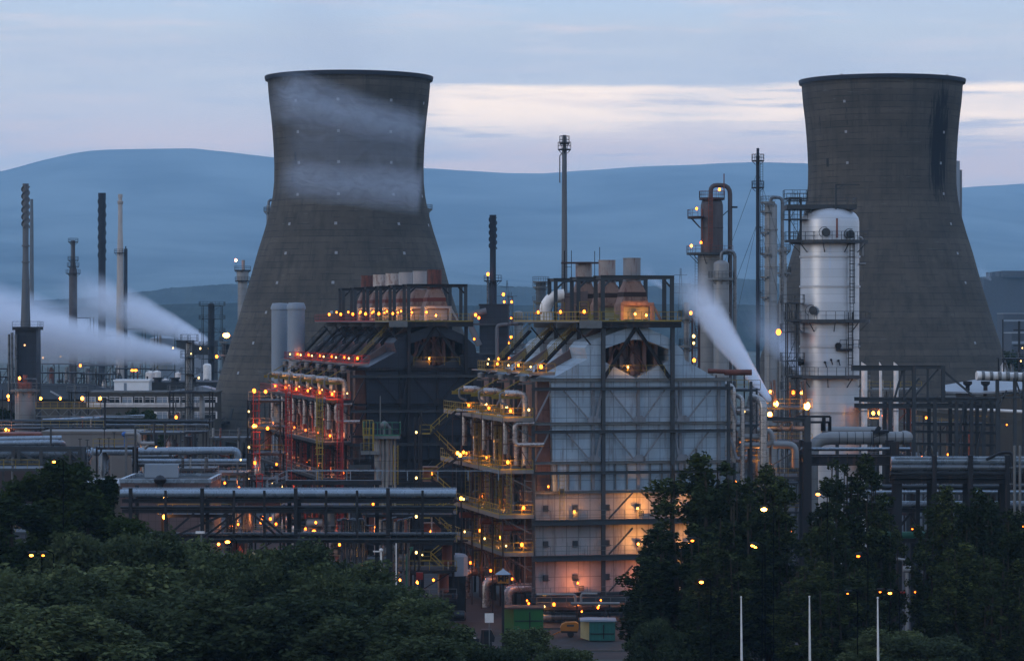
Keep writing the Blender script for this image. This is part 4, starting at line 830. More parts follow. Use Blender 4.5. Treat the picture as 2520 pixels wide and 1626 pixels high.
for a in ((86,206,915,690,2,141,'dense low pipe maze right of the boiler house foot',2.6),(200,285,918,680,2,142,'dense low pipe maze left of the white rooftop box',2.6),(-30,60,925,700,2,143,'dense low pipe maze below the far left structure',2.6),
          (340,445,1062,440,2,144,'pale valve pipework above the upper big pipe, right part',2.4),(330,420,1120,392,1,145,'low valve pipework between the two big pipes',2.2),(524,606,1075,395,3,146,'grey pipe manifold between the cooling tower foot and the red gallery',2.2),
          (-10,90,1150,352,2,147,'pale pipes and frames below the left pipe bridge',2.2),(445,520,1150,345,1,148,'low tanks and rails behind the mauve building roof',2.0)):
    skid('process_structure',a[6],a[0],a[1],a[2],a[3],a[4],a[5],'steel' if a[5]>143 else 'steel_dark',(),5,a[5]%2==0,dens=a[7])
# cylinder tank left, lamps, truss platform
d=508; t,r,zt=column('process_tank','grey upright tank with a railed pipe crown and orange lamp at the left','tank',62,956,50,d,'vessel',(),((958,0,2*PI),),True,False)
MB().elbow([(r-.2,-1,4),(r+.4,-1,Z(932,d)),(0,-1,Z(932,d))],.14).build('pipe','pipe_grey',t)
MB().box(-r*.6,r*.6,-1,1,zt,zt+1.1).tube([(0,0,zt),(0,0,zt+2.4)],.4).tube([(-1,-.5,zt),(-1,-.5,zt+2.0)],.25).build('crown','pipe_rust',t)
lamp(t,(M(-10,d),-1.6,Z(930,d)),AMB2,.28); lamp(t,(M(-38,d),-1.6,Z(974,d)),AMB2,.27); lamp(t,(M(-36,d),-1.9,Z(983,d)),REDL,.16)
MB().bar((-r-1.9,-1.6,0),(-r-1.9,-1.6,Z(958,d)),.16).build('post','steel_black',t)
d=504; t=thing('truss_walkway','pale railed truss walkway with four orange lamps right of the upright tank','walkway',(X(88,d),d,0)); w=M(160,d); z=Z(1005,d)
b=MB().box(0,w,0,3,z-.1,z).bar((0,0,z-1.3),(w,0,z-1.3),.16)
for i in range(10): b.bar((w*i/10,0,z-(.1 if i%2 else 1.3)),(w*(i+1)/10,0,z-(1.3 if i%2 else .1)),.12)
o=b.build('truss','galv',t); MB().rail([(0,0,z),(w,0,z)],1.1,.07,1.3).build('railing','yellow',o)
for x in (0,w/3,w*2/3,w): MB().bar((x,1.2,0),(x,1.2,z),.25).build('column','steel',t)
for x,y in ((101,980),(149,980),(203,980),(247,980)): lamp(t,(X(x,d)-X(88,d),-.3,Z(y,d)),AMB2,.25,post=1.5)
skid('pipe_manifold','small dark pipe manifold on the truss walkway near the office windows',170,212,962,545,2,51,'steel_dark',(),3,False)
t=thing('lighting_mast','tall thin black lighting mast in front of the beige office','mast',(X(258,470),470,0)); MB().tube([(0,0,0),(0,0,Z(980,470))],.16).bar((-.5,0,Z(981,470)),(.7,0,Z(984,470)),.25).bar((-.4,0,Z(988,470)),(.6,0,Z(988,470)),.15).build('pole','steel_black',t)
t=thing('lighting_mast','tall thin black lighting mast beside the upright tank','mast',(X(28,470),470,0)); MB().tube([(0,0,0),(0,0,Z(966,470))],.16).bar((-.5,0,Z(968,470)),(.5,0,Z(968,470)),.22).build('pole','steel_black',t)
# racks with long pipes
rack('pipe_rack','thin far pipe rack in front of the left upright tank',-10,505,470,(1048,),(88,184,280,378,474),[(1037,.3,1,'pipe_dark'),(1049,.32,2.2,'pipe_grey')],'steel',4,w=.32)
t=thing('sloping_pipe','long pale pipe ending in a loop in front of the office trees','pipe',(X(105,500),500,0)); MB().tube([(0,0,Z(1034,500)),(M(245,500),3,Z(1025,500))],.32).build('pipe','pipe_blue',t); MB().elbow([(M(125,500),-.2,Z(1032,500)),(M(125,500),-.2,Z(1022,500)),(M(248,500),-.2,Z(1023,500)),(M(248,500),-.2,Z(1028,500)),(M(140,500),-.2,Z(1027,500))],.1).build('loop','galv',t); 
for x in (4,12,20): MB().bar((x*.8,.6,0),(x*.8,.6,Z(1034,500)-.25),.2).build('post','steel_dark',t)
skid('process_structure','low orange lit pipework behind the beige flat shed at left',-15,100,1052,462,1,61,'steel_dark',[(17,1056,AMB2,.22),(24,1058,REDL,.15)],5,True)
skid('process_structure','low brown pipework with a small lamp behind the right end of the beige shed',110,250,1050,466,1,62,'steel_dark',[(152,1062,WHT,.12),(210,1061,AMB,.12)],5,True)
skid('process_structure','dim pipework and valves between the vent tower foot and the beige shed',350,500,1060,455,2,63,'steel_dark',[(386,1101,AMB2,.2)],5,True)
t,w,z=shed('flat_shed','long flat roofed beige shed behind the big blue grey pipes',105,345,1066,450,8,'beige_clad','beige_clad')
t,w,z=shed('brown_shed','low dark red roofed shed at the left edge',-20,104,1071,452,6,'dside','pipe_rust')
# pipe bundle with U bend at left
d=425; t=thing('pipe_bundle','two big pipes folding back in a U bend at the left','pipes',(X(-20,d),d,0)); w=M(172,d)
MB().tube([(0,0,Z(1080,d)),(w,0,Z(1077,d))],.36,12).build('pipe','pipe_blue',t); MB().elbow([(0,-.5,Z(1090,d)),(w,-.5,Z(1087,d)),(w+.2,1.5,Z(1097,d)),(0,1.5,Z(1098,d))],.42,12,1.2).build('pipe','pipe_blue',t)
for x in (1,5,9): MB().bar((x,0,0),(x,0,Z(1082,d)-.3),.25).build('post','steel',t)
d=370; t=rack('pipe_bridge','trussed steel pipe bridge with a braced portal at the left edge',-20,212,d,(1106,1144),(206,),[(1117,.55,1.2,'pipe_blue'),(1122,.5,2.7,'pipe_blue'),(1138,.4,1.4,'pipe_grey')],'steel',4,((0,1140,40,1112),(42,1110,105,1142),(128,1142,172,1110),(174,1110,198,1135)),w=.45)
for x in (33,47,101,172,196): MB().ibeam((X(x,d)-X(-20,d),-.1,Z(1144,d)),(X(x,d)-X(-20,d),-.1,Z(1106,d)),.4).build('post','steel',t)
MB().ladder((X(222,d)-X(-20,d),0,0),Z(1100,d),.7,(1,0,0),.1).build('ladder','galv',t)
d=385; t=thing('long_pipe','upper of the two big blue grey pipes running to the dark furnaces','pipe',(X(214,d),d,0),0,'big blue grey pipes'); w=M(372,d)
MB().elbow([(0,0,Z(1111,d)),(w,0,Z(1108,d)),(w,0,Z(1140,d))],.52,14).build('pipe','pipe_blue',t)
for q in (118,205,290): MB().box(M(q,d)-.15,M(q,d)+.15,-.2,.4,0,Z(1111,d)-.45).build('support','steel',t)
t=thing('long_pipe','lower of the two big blue grey pipes running to the dark furnaces','pipe',(X(330,d),d-2,0),0,'big blue grey pipes'); w=M(280,d)
MB().tube([(0,0,Z(1132,d)),(w,0,Z(1132,d))],.3,12).build('pipe','pipe_blue',t); MB().tube([(0,0,Z(1140,d)),(w,0,Z(1140,d))],.34,12).build('pipe','pipe_grey',t)
for q in (30,130,230): MB().box(M(q,d)-.15,M(q,d)+.15,.36,.6,0,Z(1134,d)).build('support','steel',t)
d=376; t=skid('valve_skid','railed valve skid with spindles and a blue actuator above the big pipes',238,328,1098,d,3,71,'steel_dark',(),4,False)
z=Z(1098,d); 
for x,h in ((20,3.2),(31,1.6),(8,1.5),(44,2.6),(-40,1.4),(-22,1.2)): MB().bar((M(x,d),-.4,z-.2),(M(x,d),-.4,z+h*.7),.1).bar((M(x,d)-.25,-.4,z+h*.7),(M(x,d)+.25,-.4,z+h*.7),.08).build('valve_spindle','steel_dark',t)
MB().ball((M(70,d),-.3,Z(1068,d)),.45,(1,1,.8)).tube([(M(70,d),-.3,z),(M(70,d),-.3,Z(1070,d))],.12).build('actuator',mat('blue_actuator',(.03,.10,.28)),t)
t=thing('offset_pipe','pale grey pipe stepping down to a slanted stub above the valve skid','pipe',(X(312,d),d-1,0)); MB().elbow([(0,0,Z(1066,d)),(M(33,d),0,Z(1066,d)),(M(33,d),0,Z(1090,d)),(M(70,d),0,Z(1090,d))],.26,12).build('pipe','vessel',t); MB().bar((0,0.3,0),(0,.3,Z(1064,d)),.3).build('post','galv',t); MB().tube([(M(58,d),0,Z(1090,d)),(M(46,d),0,Z(1103,d))],.22).build('stub','vessel',t)
for i,(xs,yt,d_,lab) in enumerate(((125,1045,400,'thin grey pole standing before the left pipe bundle'),(379,1040,430,'grey post left of the vent tower foot'),(406,1040,425,'grey post nearest the left of the vent tower foot'),(333,1048,372,'tall grey conduit post by the big pipes'))):
    t=thing('conduit_post',lab,'post',(X(xs,d_),d_,0),0); MB().tube([(0,0,0),(0,0,Z(yt,d_))],.14).bar((-.3,0,Z(yt,d_)-.2),(.3,0,Z(yt,d_)-.2),.1).build('post','steel',t)
# flat roofed mauve building
d=330; t=thing('substation_building','flat roofed mauve panelled building with pale parapet behind the pipe rack','building',(X(296,d),d,0)); w=M(222,d); z=Z(1178,d)
MB().box(0,w,0,12,0,z-.45).build('wall','brick',t); MB().box(-.1,w+.1,-.1,.3,z-.449,z).box(-.1,.3,.3,12,z-.449,z).box(w-.3,w+.1,.3,12,z-.449,z).box(-.1,w+.1,12,12.3,z-.449,z).build('parapet','pipe_blue',t); MB().box(.31,w-.31,.31,11.99,z-.44,z-.3).build('roof','roof',t)
MB().lathe(M(100,d),-.8,[(.35,z-2.4),(.35,z-.6),(.65,z-.3),(.75,z),(.35,z+.4),(.05,z+.5)],16).build('vent_cowl','steel_black',t); MB().box(M(35,d),M(120,d),9,10,z-.3,z+1.2).build('roof_unit','silo',t)
t,w,z=shed('substation_annex','low beige annex with sloped pale eaves at the left of the mauve building',200,300,1195,345,10,'beige','roof_pale')
skid('process_structure','pink lit brickwork bay with ladders between the mauve building and the dark furnaces',512,600,1160,345,2,81,'steel',[(555,1187,REDL,.14),(590,1198,REDL,.12)],5,True)
skid('process_structure','dim pumps and pipework beneath the long pipe rack, left half',400,560,1262,300,3,82,'steel_dark',[(407,1270,AMB2,.2)],4,False,dens=2.0)
skid('process_structure','red lit pumps and pipework beneath the long pipe rack, right half',565,700,1235,348,3,83,'steel_black',[(648,1272,REDL,.16),(667,1275,REDL,.15),(716,1290,REDL,.18),(737,1294,REDL,.16),(753,1300,REDL,.18),(774,1306,AMB,.22),(765,1237,REDL,.12),(808,1239,REDL,.2),(823,1241,REDL,.12)],6,True,dens=2.0)
skid('process_structure','dark crowded pipework under the front of the dark furnaces',700,900,1240,318,4,84,'steel_dark',(),5,True,dens=1.8)
skid('process_structure','dark crowded pipework and small vessels around the lamp mast foot',900,1115,1262,316,4,85,'steel_dark',[(1040,1363,WHT,.1)],5,True,dens=1.6)
t=thing('cable_loft','row of dark horizontal cable beams crossing behind the zigzag stair','beams',(X(850,372),372,0))
for y in (1158,1168,1178,1190): MB().ibeam((0,0,Z(y,372)),(M(280,372),0,Z(y,372)),.3,.3).build('beam','steel_dark',t)
for x in (1,8,14): MB().ibeam((x,.4,0),(x,.4,Z(1158,372)),.4).build('column','steel',t)
# ---------------------------------------------------------------- right middle ground
skid('process_structure','yellow railed pipe structure with the brightest orange lamps, left of the white column foot',1858,1990,1000,372,5,91,'steel',[(1908,993,FLAME,.26),(1893,1019,FLAME,.24),(1984,998,FLAME,.34),(1894,963,AMB2,.16),(1970,966,AMB2,.16),(1848,990,WHT,.12)],7,True,dens=1.3)
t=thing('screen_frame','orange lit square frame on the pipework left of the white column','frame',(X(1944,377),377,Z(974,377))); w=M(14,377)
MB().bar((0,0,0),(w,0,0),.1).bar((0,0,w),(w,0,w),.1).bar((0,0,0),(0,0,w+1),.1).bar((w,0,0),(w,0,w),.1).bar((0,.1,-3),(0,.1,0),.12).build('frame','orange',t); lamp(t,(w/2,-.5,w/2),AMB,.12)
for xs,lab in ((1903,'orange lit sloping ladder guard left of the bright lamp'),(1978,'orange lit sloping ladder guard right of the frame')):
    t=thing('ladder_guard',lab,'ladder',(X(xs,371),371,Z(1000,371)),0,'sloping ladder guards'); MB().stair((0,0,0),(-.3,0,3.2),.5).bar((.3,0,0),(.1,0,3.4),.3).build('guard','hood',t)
skid('process_structure','brown pipework with tall insulated risers right of the pale furnace',1792,1862,955,345,6,92,'steel',[(1830,1012,WHT,.12),(1827,985,WHT,.1),(1873,1133,AMB2,.2),(1875,1146,REDL,.16)],7,True,dens=1.3)
t=thing('rust_pipe','fat rust red pipe lying on the rear roof edge of the pale furnace','pipe',(X(1742,350),350,0)); MB().tube([(0,0,Z(912,350)),(M(40,350),0,Z(914,350)),(M(42,350),0,Z(916,350)),(M(108,350),0,Z(916,350))],[.28,.28,.36,.36],14).build('pipe','pipe_rust',t)
for x in (1,4.4): MB().bar((x,.1,0),(x,.1,Z(922,350)),.16).build('post','brace',t)
d=356; t=thing('riser_pipe','thick insulated riser pipe with hoops in front of the brown pipework','pipe',(X(1859,d),d,0)); MB().tube([(0,0,0),(0,0,Z(972,d))],.5,16).ball((0,0,Z(972,d)),.5).build('riser','pipe',t)
t=thing('bent_pipe','stepping insulated pipes low right of the riser','pipes',(X(1822,344),344,0)); MB().elbow([(0,0,Z(1075,344)),(M(70,344),0,Z(1075,344))],.42,14).build('pipe','vessel',t); MB().elbow([(M(5,344),-.6,Z(1103,344)),(M(5,344),-.6,Z(1095,344)),(M(75,344),-.6,Z(1094,344)),(M(75,344),-.6,Z(1058,344)),(M(40,344),-.6,Z(1058,344))],.36,14).build('pipe','vessel',t); MB().elbow([(M(80,344),0,Z(1094,344)),(M(135,344),0,Z(1094,344)),(M(135,344),0,Z(1150,344))],.45,14).build('pipe','vessel',t)
MB().bar((M(20,344),0,0),(M(20,344),0,Z(1083,344)),.25).bar((M(74,344),.1,0),(M(74,344),.1,Z(1080,344)),.25).build('post','steel',t)
# fat horizontal duct
d=345; t=thing('insulated_duct','fat ribbed horizontal insulated duct bending down below the white column','duct',(X(1998,d),d,0)); r=.76; 
P=[(0,0,0),(0,0,Z(1078,d)),(M(238,d),0,Z(1077,d)),(M(238,d),3.5,Z(1077,d))]; MB().elbow(P,r,24,2.2).build('duct','vessel',t)
for i in range(9): x=3.2+i*.95; MB().tube([(x-.04,0,Z(1077.7,d)),(x+.04,0,Z(1077.7,d))],r*1.03,24).build('hoop','steel',t)
MB().tube([(1.5,3,Z(1062,d)),(M(180,d),3,Z(1062,d))],.5,16).build('upper_duct','vessel',t)
x=M(168,d); MB().box(x-.9,x+.9,-1.4,1.4,Z(1064,d),Z(1058,d)).bar((x-1,-1.5,Z(1096,d)),(x-1,-1.5,Z(1060,d)),.12).bar((x+.6,-1.5,Z(1096,d)),(x+.6,-1.5,Z(1060,d)),.12).bar((x-1,-1.5,Z(1075,d)),(x+.6,-1.5,Z(1062,d)),.1).bar((x-.6,-1.2,Z(1060,d)),(x-.2,-1.2,Z(1048,d)),.5).build('valve_box','steel_dark',t)
for x in (3,9): MB().box(x-.2,x+.2,-.2,.2,0,Z(1072,d)-r+.02).build('support','steel',t)
# portal frame with columns in front
d=332; t=rack('portal_frame','heavy dark steel portal frame standing in front of the fat duct',1978,2235,d,(1133,),(1985,2200),[(1104,.16,.5,'pipe_blue'),(1108,.12,1.6,'pipe_grey')],'steel_dark',4,w=.95,top=1100)
MB().ibeam((0,-.3,Z(1033,d)),(-M(110,d),-.3,Z(1028,d)),.5).build('beam','steel',t) ; MB().ibeam((M(8,d),-.3,Z(1100,d)),(M(8,d),-.3,Z(1026,d)),.7).build('column','steel',t)
for x0,x1,y in ((1964,2048,1026),(1990,2045,1040)): MB().bar((X(x0,d)-X(1978,d),2,Z(y,d)),(X(x1,d)-X(1978,d),2,Z(y,d)),.25).bar((X(x1,d)-X(1978,d),2,Z(y,d)),(X(x1,d)-X(1978,d),2,Z(1062,d)),.25).bar((X(x1-16,d)-X(1978,d),2,Z(y,d)),(X(x1-16,d)-X(1978,d),2,Z(1062,d)),.4).build('brace','steel_dark',t)
# right truss frame
d=355; t=rack('tall_pipe_frame','tall open steel frame with big braces right of the white column',2114,2456,d,(984,1000),(2190,2248,2300,2353,2390,2420,2456),(),'steel',5,((2250,975,2308,908),(2316,908,2402,980),(2220,912,2200,984),(2222,978,2262,930),(2352,1128,2372,992),(2400,1128,2430,992),(2385,1020,2395,1100)),w=.42,top=990)
for x in (2248,2320): MB().ibeam((X(x,d)-X(2114,d),-.3,Z(990,d)),(X(x,d)-X(2114,d),-.3,Z(900,d)),.45).build('column','steel',t)
MB().ibeam((-1,-.3,Z(905,d)),(M(134,d),-.3,Z(905,d)),.5,.65).build('beam','steel',t); MB().ibeam((M(134,d),-.3,Z(903,d)),(M(206,d),-.3,Z(903,d)),.4,.45).build('beam','steel',t); MB().ibeam((M(110,d),-.3,Z(984,d)),(M(110,d),-.3,Z(905,d)),.25).build('column','steel',t); MB().ibeam((M(168,d),-.3,Z(984,d)),(M(168,d),-.3,Z(905,d)),.25).build('column','steel',t)
for y in (1042,1062,1092): MB().ibeam((M(140,d),1,Z(y,d)),(M(342,d),1,Z(y+4,d)),.3,.35).build('beam','steel',t)
for xs,w_,yt,lab in ((2127,15,890,'broad pale vent pipe with a slant cut mouth next to the white column'),(2167,7,890,'thin pale vent pipe with a slant cut mouth between two broad ones'),(2205,12,890,'pale vent pipe with a slant cut mouth on the right of the three')):
    d=380; t=thing('vent_pipe',lab,'vent pipe',(X(xs,d),d,0),0,'slant cut vent pipes'); r=M(w_,d)/2; n=20; z1=Z(900,d); z2=Z(yt,d)
    V=[(r*math.cos(2*PI*k/n),r*math.sin(2*PI*k/n),0) for k in range(n)]+[(r*math.cos(2*PI*k/n),r*math.sin(2*PI*k/n),z1+(z2-z1)*(1-math.cos(2*PI*k/n))/2) for k in range(n)]
    b=MB(); b.add(V,[(k,(k+1)%n,n+(k+1)%n,n+k) for k in range(n)]); b.build('pipe','pole',t); q=MB(); q.lathe(0,0,[(r*1.06,z1-6),(r*1.06,z1-5.8)],n); q.build('flange','vessel',t)
skid('process_structure','orange lit brown pipework behind the tall open frame',2120,2240,1000,395,3,93,'brace',[(2147,1016,AMB2,.26),(2163,1015,AMB2,.26),(2166,1022,REDL,.2),(2232,1025,REDL,.14),(2277,1027,AMB,.12)],6,True,dens=1.4)
skid('process_structure','pale pipe runs and lagged drums behind the right steel frame',2240,2420,1040,400,3,94,'steel',[(2403,1047,REDL,.14),(2475,1044,REDL,.12)],6,True,dens=1.4)
skid('process_structure','bright lagged pipes above the orange lit pipework',2120,2260,955,420,1,95,'galv',(),4,False,dens=2.2)
d=385; t=thing('conveyor','long sloping pale pipe gallery crossing behind the right steel frame','gallery',(X(2255,d),d,0)); w=M(290,d)
MB().bar((0,0,Z(1015,d)),(w,2,Z(1045,d)),.5,.6).build('girder','beige',t); MB().tube([(0,-.5,Z(1000,d)),(w*.55,0,Z(1008,d)),(w,0,Z(1014,d))],.22).build('pipe','pole',t)
for x in (1,6,11): MB().bar((x,.5,0),(x,.5,Z(1020,d)),.25).build('column','steel',t)
d=410; t=thing('hall_building','large hall with a pale shallow roof and dark eaves at the right edge','building',(X(2352,d),d,0)); w=M(260,d)
MB().add([(0,0,0),(w,0,0),(w,0,Z(960,d)),(3,0,Z(975,d)),(0,0,Z(965,d))],[(0,1,2,3,4)]).box(.2,w,.3,18,0,Z(982,d)).build('wall','beige',t); MB().add([(-1.5,-.6,Z(962,d)),(3.5,-.6,Z(965,d)),(w,-.6,Z(948,d)),(w,10,Z(930,d)),(6,10,Z(932,d)),(-1,6,Z(950,d)),(w,-.6,Z(952,d)),(3.5,-.6,Z(969,d)),(-1.5,-.6,Z(966,d))],[(0,1,2,3,4,5),(0,8,7,1),(1,7,6,2)]).build('roof','roof_pale',t,smooth=False)
for xs in (2384,2428): MB().tube([(X(xs,d)-X(2352,d),1,10),(X(xs,d)-X(2352,d),1,Z(946,d))],.3).lathe(X(xs,d)-X(2352,d),1,[(.3,Z(950,d)),(.65,Z(945,d)),(.65,Z(938,d)),(.3,Z(938,d))],12).build('roof_vent','steel_dark',t)
d=350; t=thing('covered_conveyor','white ribbed covered conveyor on steel legs at the right edge','conveyor',(X(2403,d),d,0)); w=M(140,d)
b=MB().tube([(0,0,Z(924,d)),(w,1,Z(929,d))],.55,12); b.build('cover','pole',t)
for i in range(7): MB().tube([(.6+i,-.01,Z(924.3,d)-i*.02),(.95+i,0,Z(924.4,d)-i*.02)],.57,12).build('hoop','galv',t)
for x in (52,95,118): MB().ibeam((M(x,d),.2,0),(M(x,d),.2,Z(930,d)),.4).build('column','steel',t)
MB().bar((M(52,d),0,Z(1010,d)),(M(74,d),0,Z(960,d)),.2).bar((M(95,d),0,Z(930,d)),(M(118,d),0,Z(1000,d)),.2).bar((M(30,d),0,Z(978,d)),(M(140,d),0,Z(978,d)),.2).build('brace','steel',t)
# right front pipe bridge
d=300; t=rack('pipe_bridge','long trough pipe bridge with two blue grey pipes behind the right poplars',2200,2600,d,(1176,1182),(2298,2387,2478),[(1133,.42,.2,'pipe_blue'),(1150,.40,.1,'pipe_grey'),(1165,.2,.3,'pipe_dark')],'steel_dark',3.4,w=.5,top=1128)
MB().box(0,M(400,d),-.3,-.2,Z(1130,d)+.1,Z(1127,d)+.15).build('trim','pipe_blue',t); MB().elbow([(M(225,d),-.6,Z(1130,d)),(M(260,d),-.6,Z(1112,d)),(M(288,d),-.6,Z(1112,d)),(M(288,d),-.6,Z(1200,d))],.15,8,.4).build('pipe','steel_dark',t)
MB().ibeam((M(10,d),1,0),(M(10,d),1,Z(1130,d)),.95).build('column','steel_dark',t)
t=rack('pipe_rack','lower steel rack with pipes seen between the right poplars',2090,2600,306,(1255,1330),(2205,2258,2330,2460),[(1245,.3,1,'pipe_grey'),(1200,.25,2,'pipe_dark'),(1212,.2,1,'pipe_blue'),(1318,.4,1,'green'),(1240,.15,3,'pipe_blue')],'steel_dark',4,((2210,1300,2240,1262),(2240,1262,2262,1300)),w=.4,top=1210)
for xs,lab in ((2497,'left of the two thin grey masts at the right edge'),(2510,'right of the two thin grey masts at the right edge')):
    t=thing('service_mast',lab,'mast',(X(xs,282),282,0),0,'thin service masts'); MB().tube([(0,0,0),(0,0,Z(1096,282))],.13).build('pole','galv',t); b=MB(); [b.bar((-.5,0,Z(y,282)),(.5,0,Z(y,282)),.08) for y in (1150,1190,1260,1350)]; b.build('crossbar','galv',t)
t=thing('drain_post','white downpipe post standing beside the paved gap between the poplars','post',(X(2232,300),300,0)); MB().elbow([(0,0,0),(0,0,Z(1378,300)),(-M(25,300),0,Z(1374,300))],.16,10).tube([(-.4,0,Z(1400,300)),(.4,0,Z(1400,300))],.35).build('pipe','vessel',t); MB().box(-.9,-.2,-.3,.2,Z(1470,300),Z(1455,300)).build('box','red',t); lamp(t,(.8,-.3,Z(1455,300)),REDL,.09)
t,w,z=shed('far_power_station','long dark blue power station block on the horizon at right',2420,2620,682,2300,60,'farblue','farblue')
for x in (4,9,14): MB().tube([(-w+x,5,z),(-w+x,5,z+4)],1.2).build('flue','farblue',t)
MB().box(-w*.55,w,-5,60,z,z+5).build('upper_block','farblue',t)
for a in ((2470,2530,772,1500,4,'blue hazed factory block with a bright window band on the right skyline'),(2490,2560,820,1100,4,'dark works building behind the thin mast at the right edge')):
    t,w,z=shed('far_works',a[5],a[0],a[1],a[2],a[3],20,'farblue','roof_pale')
    MB().box(-w,w,-.3,-.02,z-4,z-3).build('window_band','silo',t)
t=thing('lighting_mast','thin mast at the right edge in front of the hills','mast',(X(2508,600),600,0)); MB().tube([(0,0,0),(0,0,Z(790,600))],.25).bar((-1.2,0,Z(812,600)),(1.2,0,Z(812,600)),.25).bar((-1.2,0,Z(850,600)),(1.2,0,Z(850,600)),.25).build('pole','steel_dark',t); lamp(t,(0.3,-.4,Z(888,600)),WHT,.14)
t=thing('lighting_mast','slender mast with a white lamp by the right tower base','mast',(X(2468,620),620,0)); MB().tube([(0,0,0),(0,0,Z(786,620))],.14).build('pole','steel_dark',t)
skid('process_structure','dim works between the right tower base and the hall roof',2470,2600,880,560,4,96,'steel_dark',[(2514,856,WHT,.14)],6,False)
# far pylons
for xs,yt,lab in ((1675,660,'faint electricity pylon on the horizon left of the rust topped column'),(1248,690,'faint electricity pylon on the horizon right of the middle chimney')):
    d=2600; t=thing('pylon',lab,'pylon',(X(xs,d),d,0),0,'far electricity pylons'); z0=8; zt=Z(yt,d); b=MB()
    for s in (-1,1): b.bar((s*3.5,0,z0),(s*.4,0,zt),.5)
    for q in range(6): b.bar((-3.5+q*.5,0,z0+(zt-z0)*q/6),(3.1-q*.5,0,z0+(zt-z0)*(q+1)/6),.3)
    b.build('body','steel_dark',t); b=MB(); [b.bar((-w_,0,zt-k),(w_,0,zt-k),.5) for w_,k in ((6,6),(9,14),(6,22))]; b.build('crossarm','steel_dark',t)
# ---------------------------------------------------------------- yard in front of the pale furnaces
def container(label,x0,x1,yt,d,m,m2,roof,slope=0):
    t=thing('container',label,'container',(X(x0,d),d,0)); w=M(x1-x0,d); z=Z(yt,d); o=w*.24
    MB().box(o,w,0,2.6,.12,z-.2).build('body',m,t); MB().add([(o-.01,0,.12),(o-.01,0,z-.2),(0,2.6,z-.2),(0,2.6,.12),(o-.01,2.6,.12),(o-.01,2.6,z-.2)],[(0,1,2,3),(1,5,2),(3,2,5,4),(0,3,4)]).build('end_panel',m2,t,smooth=False)
    MB().prism([(-.1,z-.2),(w+.12,z-.2),(w+.12,z-.05),(o,z),(-.1,z-.05)],-.15,2.75).build('roof',roof,t); MB().box(o+.1,w-.1,-.06,-.01,z-1.5,z-1.4).box(o+w*.4,o+w*.43,-.06,-.01,.3,z-.5).build('door_bar','steel_black',t); return t
container('green flat roofed container cabin half behind dark bushes below the pale furnace',1241,1337,1493,306,'c_green','c_green','dside'); 
t=container('teal metal container with a cream end panel right of the orange machine',1430,1514,1524,300,'c_teal','c_cream','silo')
t=thing('sign_post','amber box sign with black MP lettering under a small pagoda roof','sign',(X(1238,292),292,0)); d=292
MB().tube([(0,0,0),(0,0,Z(1434,d))],.14).build('post','steel_dark',t); zz=Z(1434,d); w=M(28,d)
bx=MB().box(-w/2,w/2,-.25,.25,zz,Z(1412,d)).build('sign_box','signor',t); MB().lathe(0,0,[(w*.72,Z(1412,d)),(w*.62,Z(1410,d)),(.2,Z(1402,d)),(.08,Z(1399,d)),(.02,Z(1397,d))],16).build('pagoda_roof','silo',t)
cu=bpy.data.curves.new('lettering','FONT'); cu.body='MP'; cu.size=.85; cu.extrude=.012; cu.offset=.025; cu.align_x='CENTER'; cu.align_y='CENTER'; cu.materials.append(T['black'])
fo=bpy.data.objects.new('lettering',cu); COL.objects.link(fo); fo.parent=bx; fo.location=(0,-.265,(zz+Z(1412,d))/2); fo.rotation_euler=(PI/2,0,0)
bpy.context.view_layer.update(); me=bpy.data.meshes.new_from_object(fo.evaluated_get(bpy.context.evaluated_depsgraph_get())); fm=bpy.data.objects.new('lettering',me); COL.objects.link(fm); fm.parent=bx; fm.location=fo.location; fm.rotation_euler=fo.rotation_euler; bpy.data.objects.remove(fo); fm.name='lettering'
t=thing('notice_board','blank white notice board on a thin post beside the small truck','sign',(X(1204,288),288,0)); MB().bar((0,0,0),(0,0,Z(1531,288)),.09).build('post','galv',t); MB().box(-.44,.44,-.06,.03,Z(1531,288),Z(1508,288)).build('board','pole',t)
# small flatbed truck
d=293; t=thing('flatbed_truck','small dark flatbed truck carrying a pale load below the furnace pipes','truck',(X(1170,d),d,0))
MB().box(-1.6,1.5,0,1.7,.55,.75).box(-1.6,-1.5,0,1.7,.75,1.2).box(-1.5,.4,0,.08,.75,1.1).build('flatbed','steel_dark',t); MB().prism([(.5,.75),(1.9,.75),(1.95,1.2),(1.6,1.95),(.6,1.95)],.02,1.68).build('cab','steel_dark',t); MB().prism([(.85,1.3),(1.6,1.3),(1.45,1.8),(.85,1.8)],-.01,.018).build('side_window','glass',t)
for x in (-.9,1.3):
    for y in (0,1.55): MB().tube([(x,y-.08,.38),(x,y+.16,.38)],.38,16).build('wheel','tyre',t)
MB().prism([(-.9,.76),(.1,.76),(0,1.2),(-.5,1.55),(-.85,1.4)],.3,1.4).build('load','pole',t)
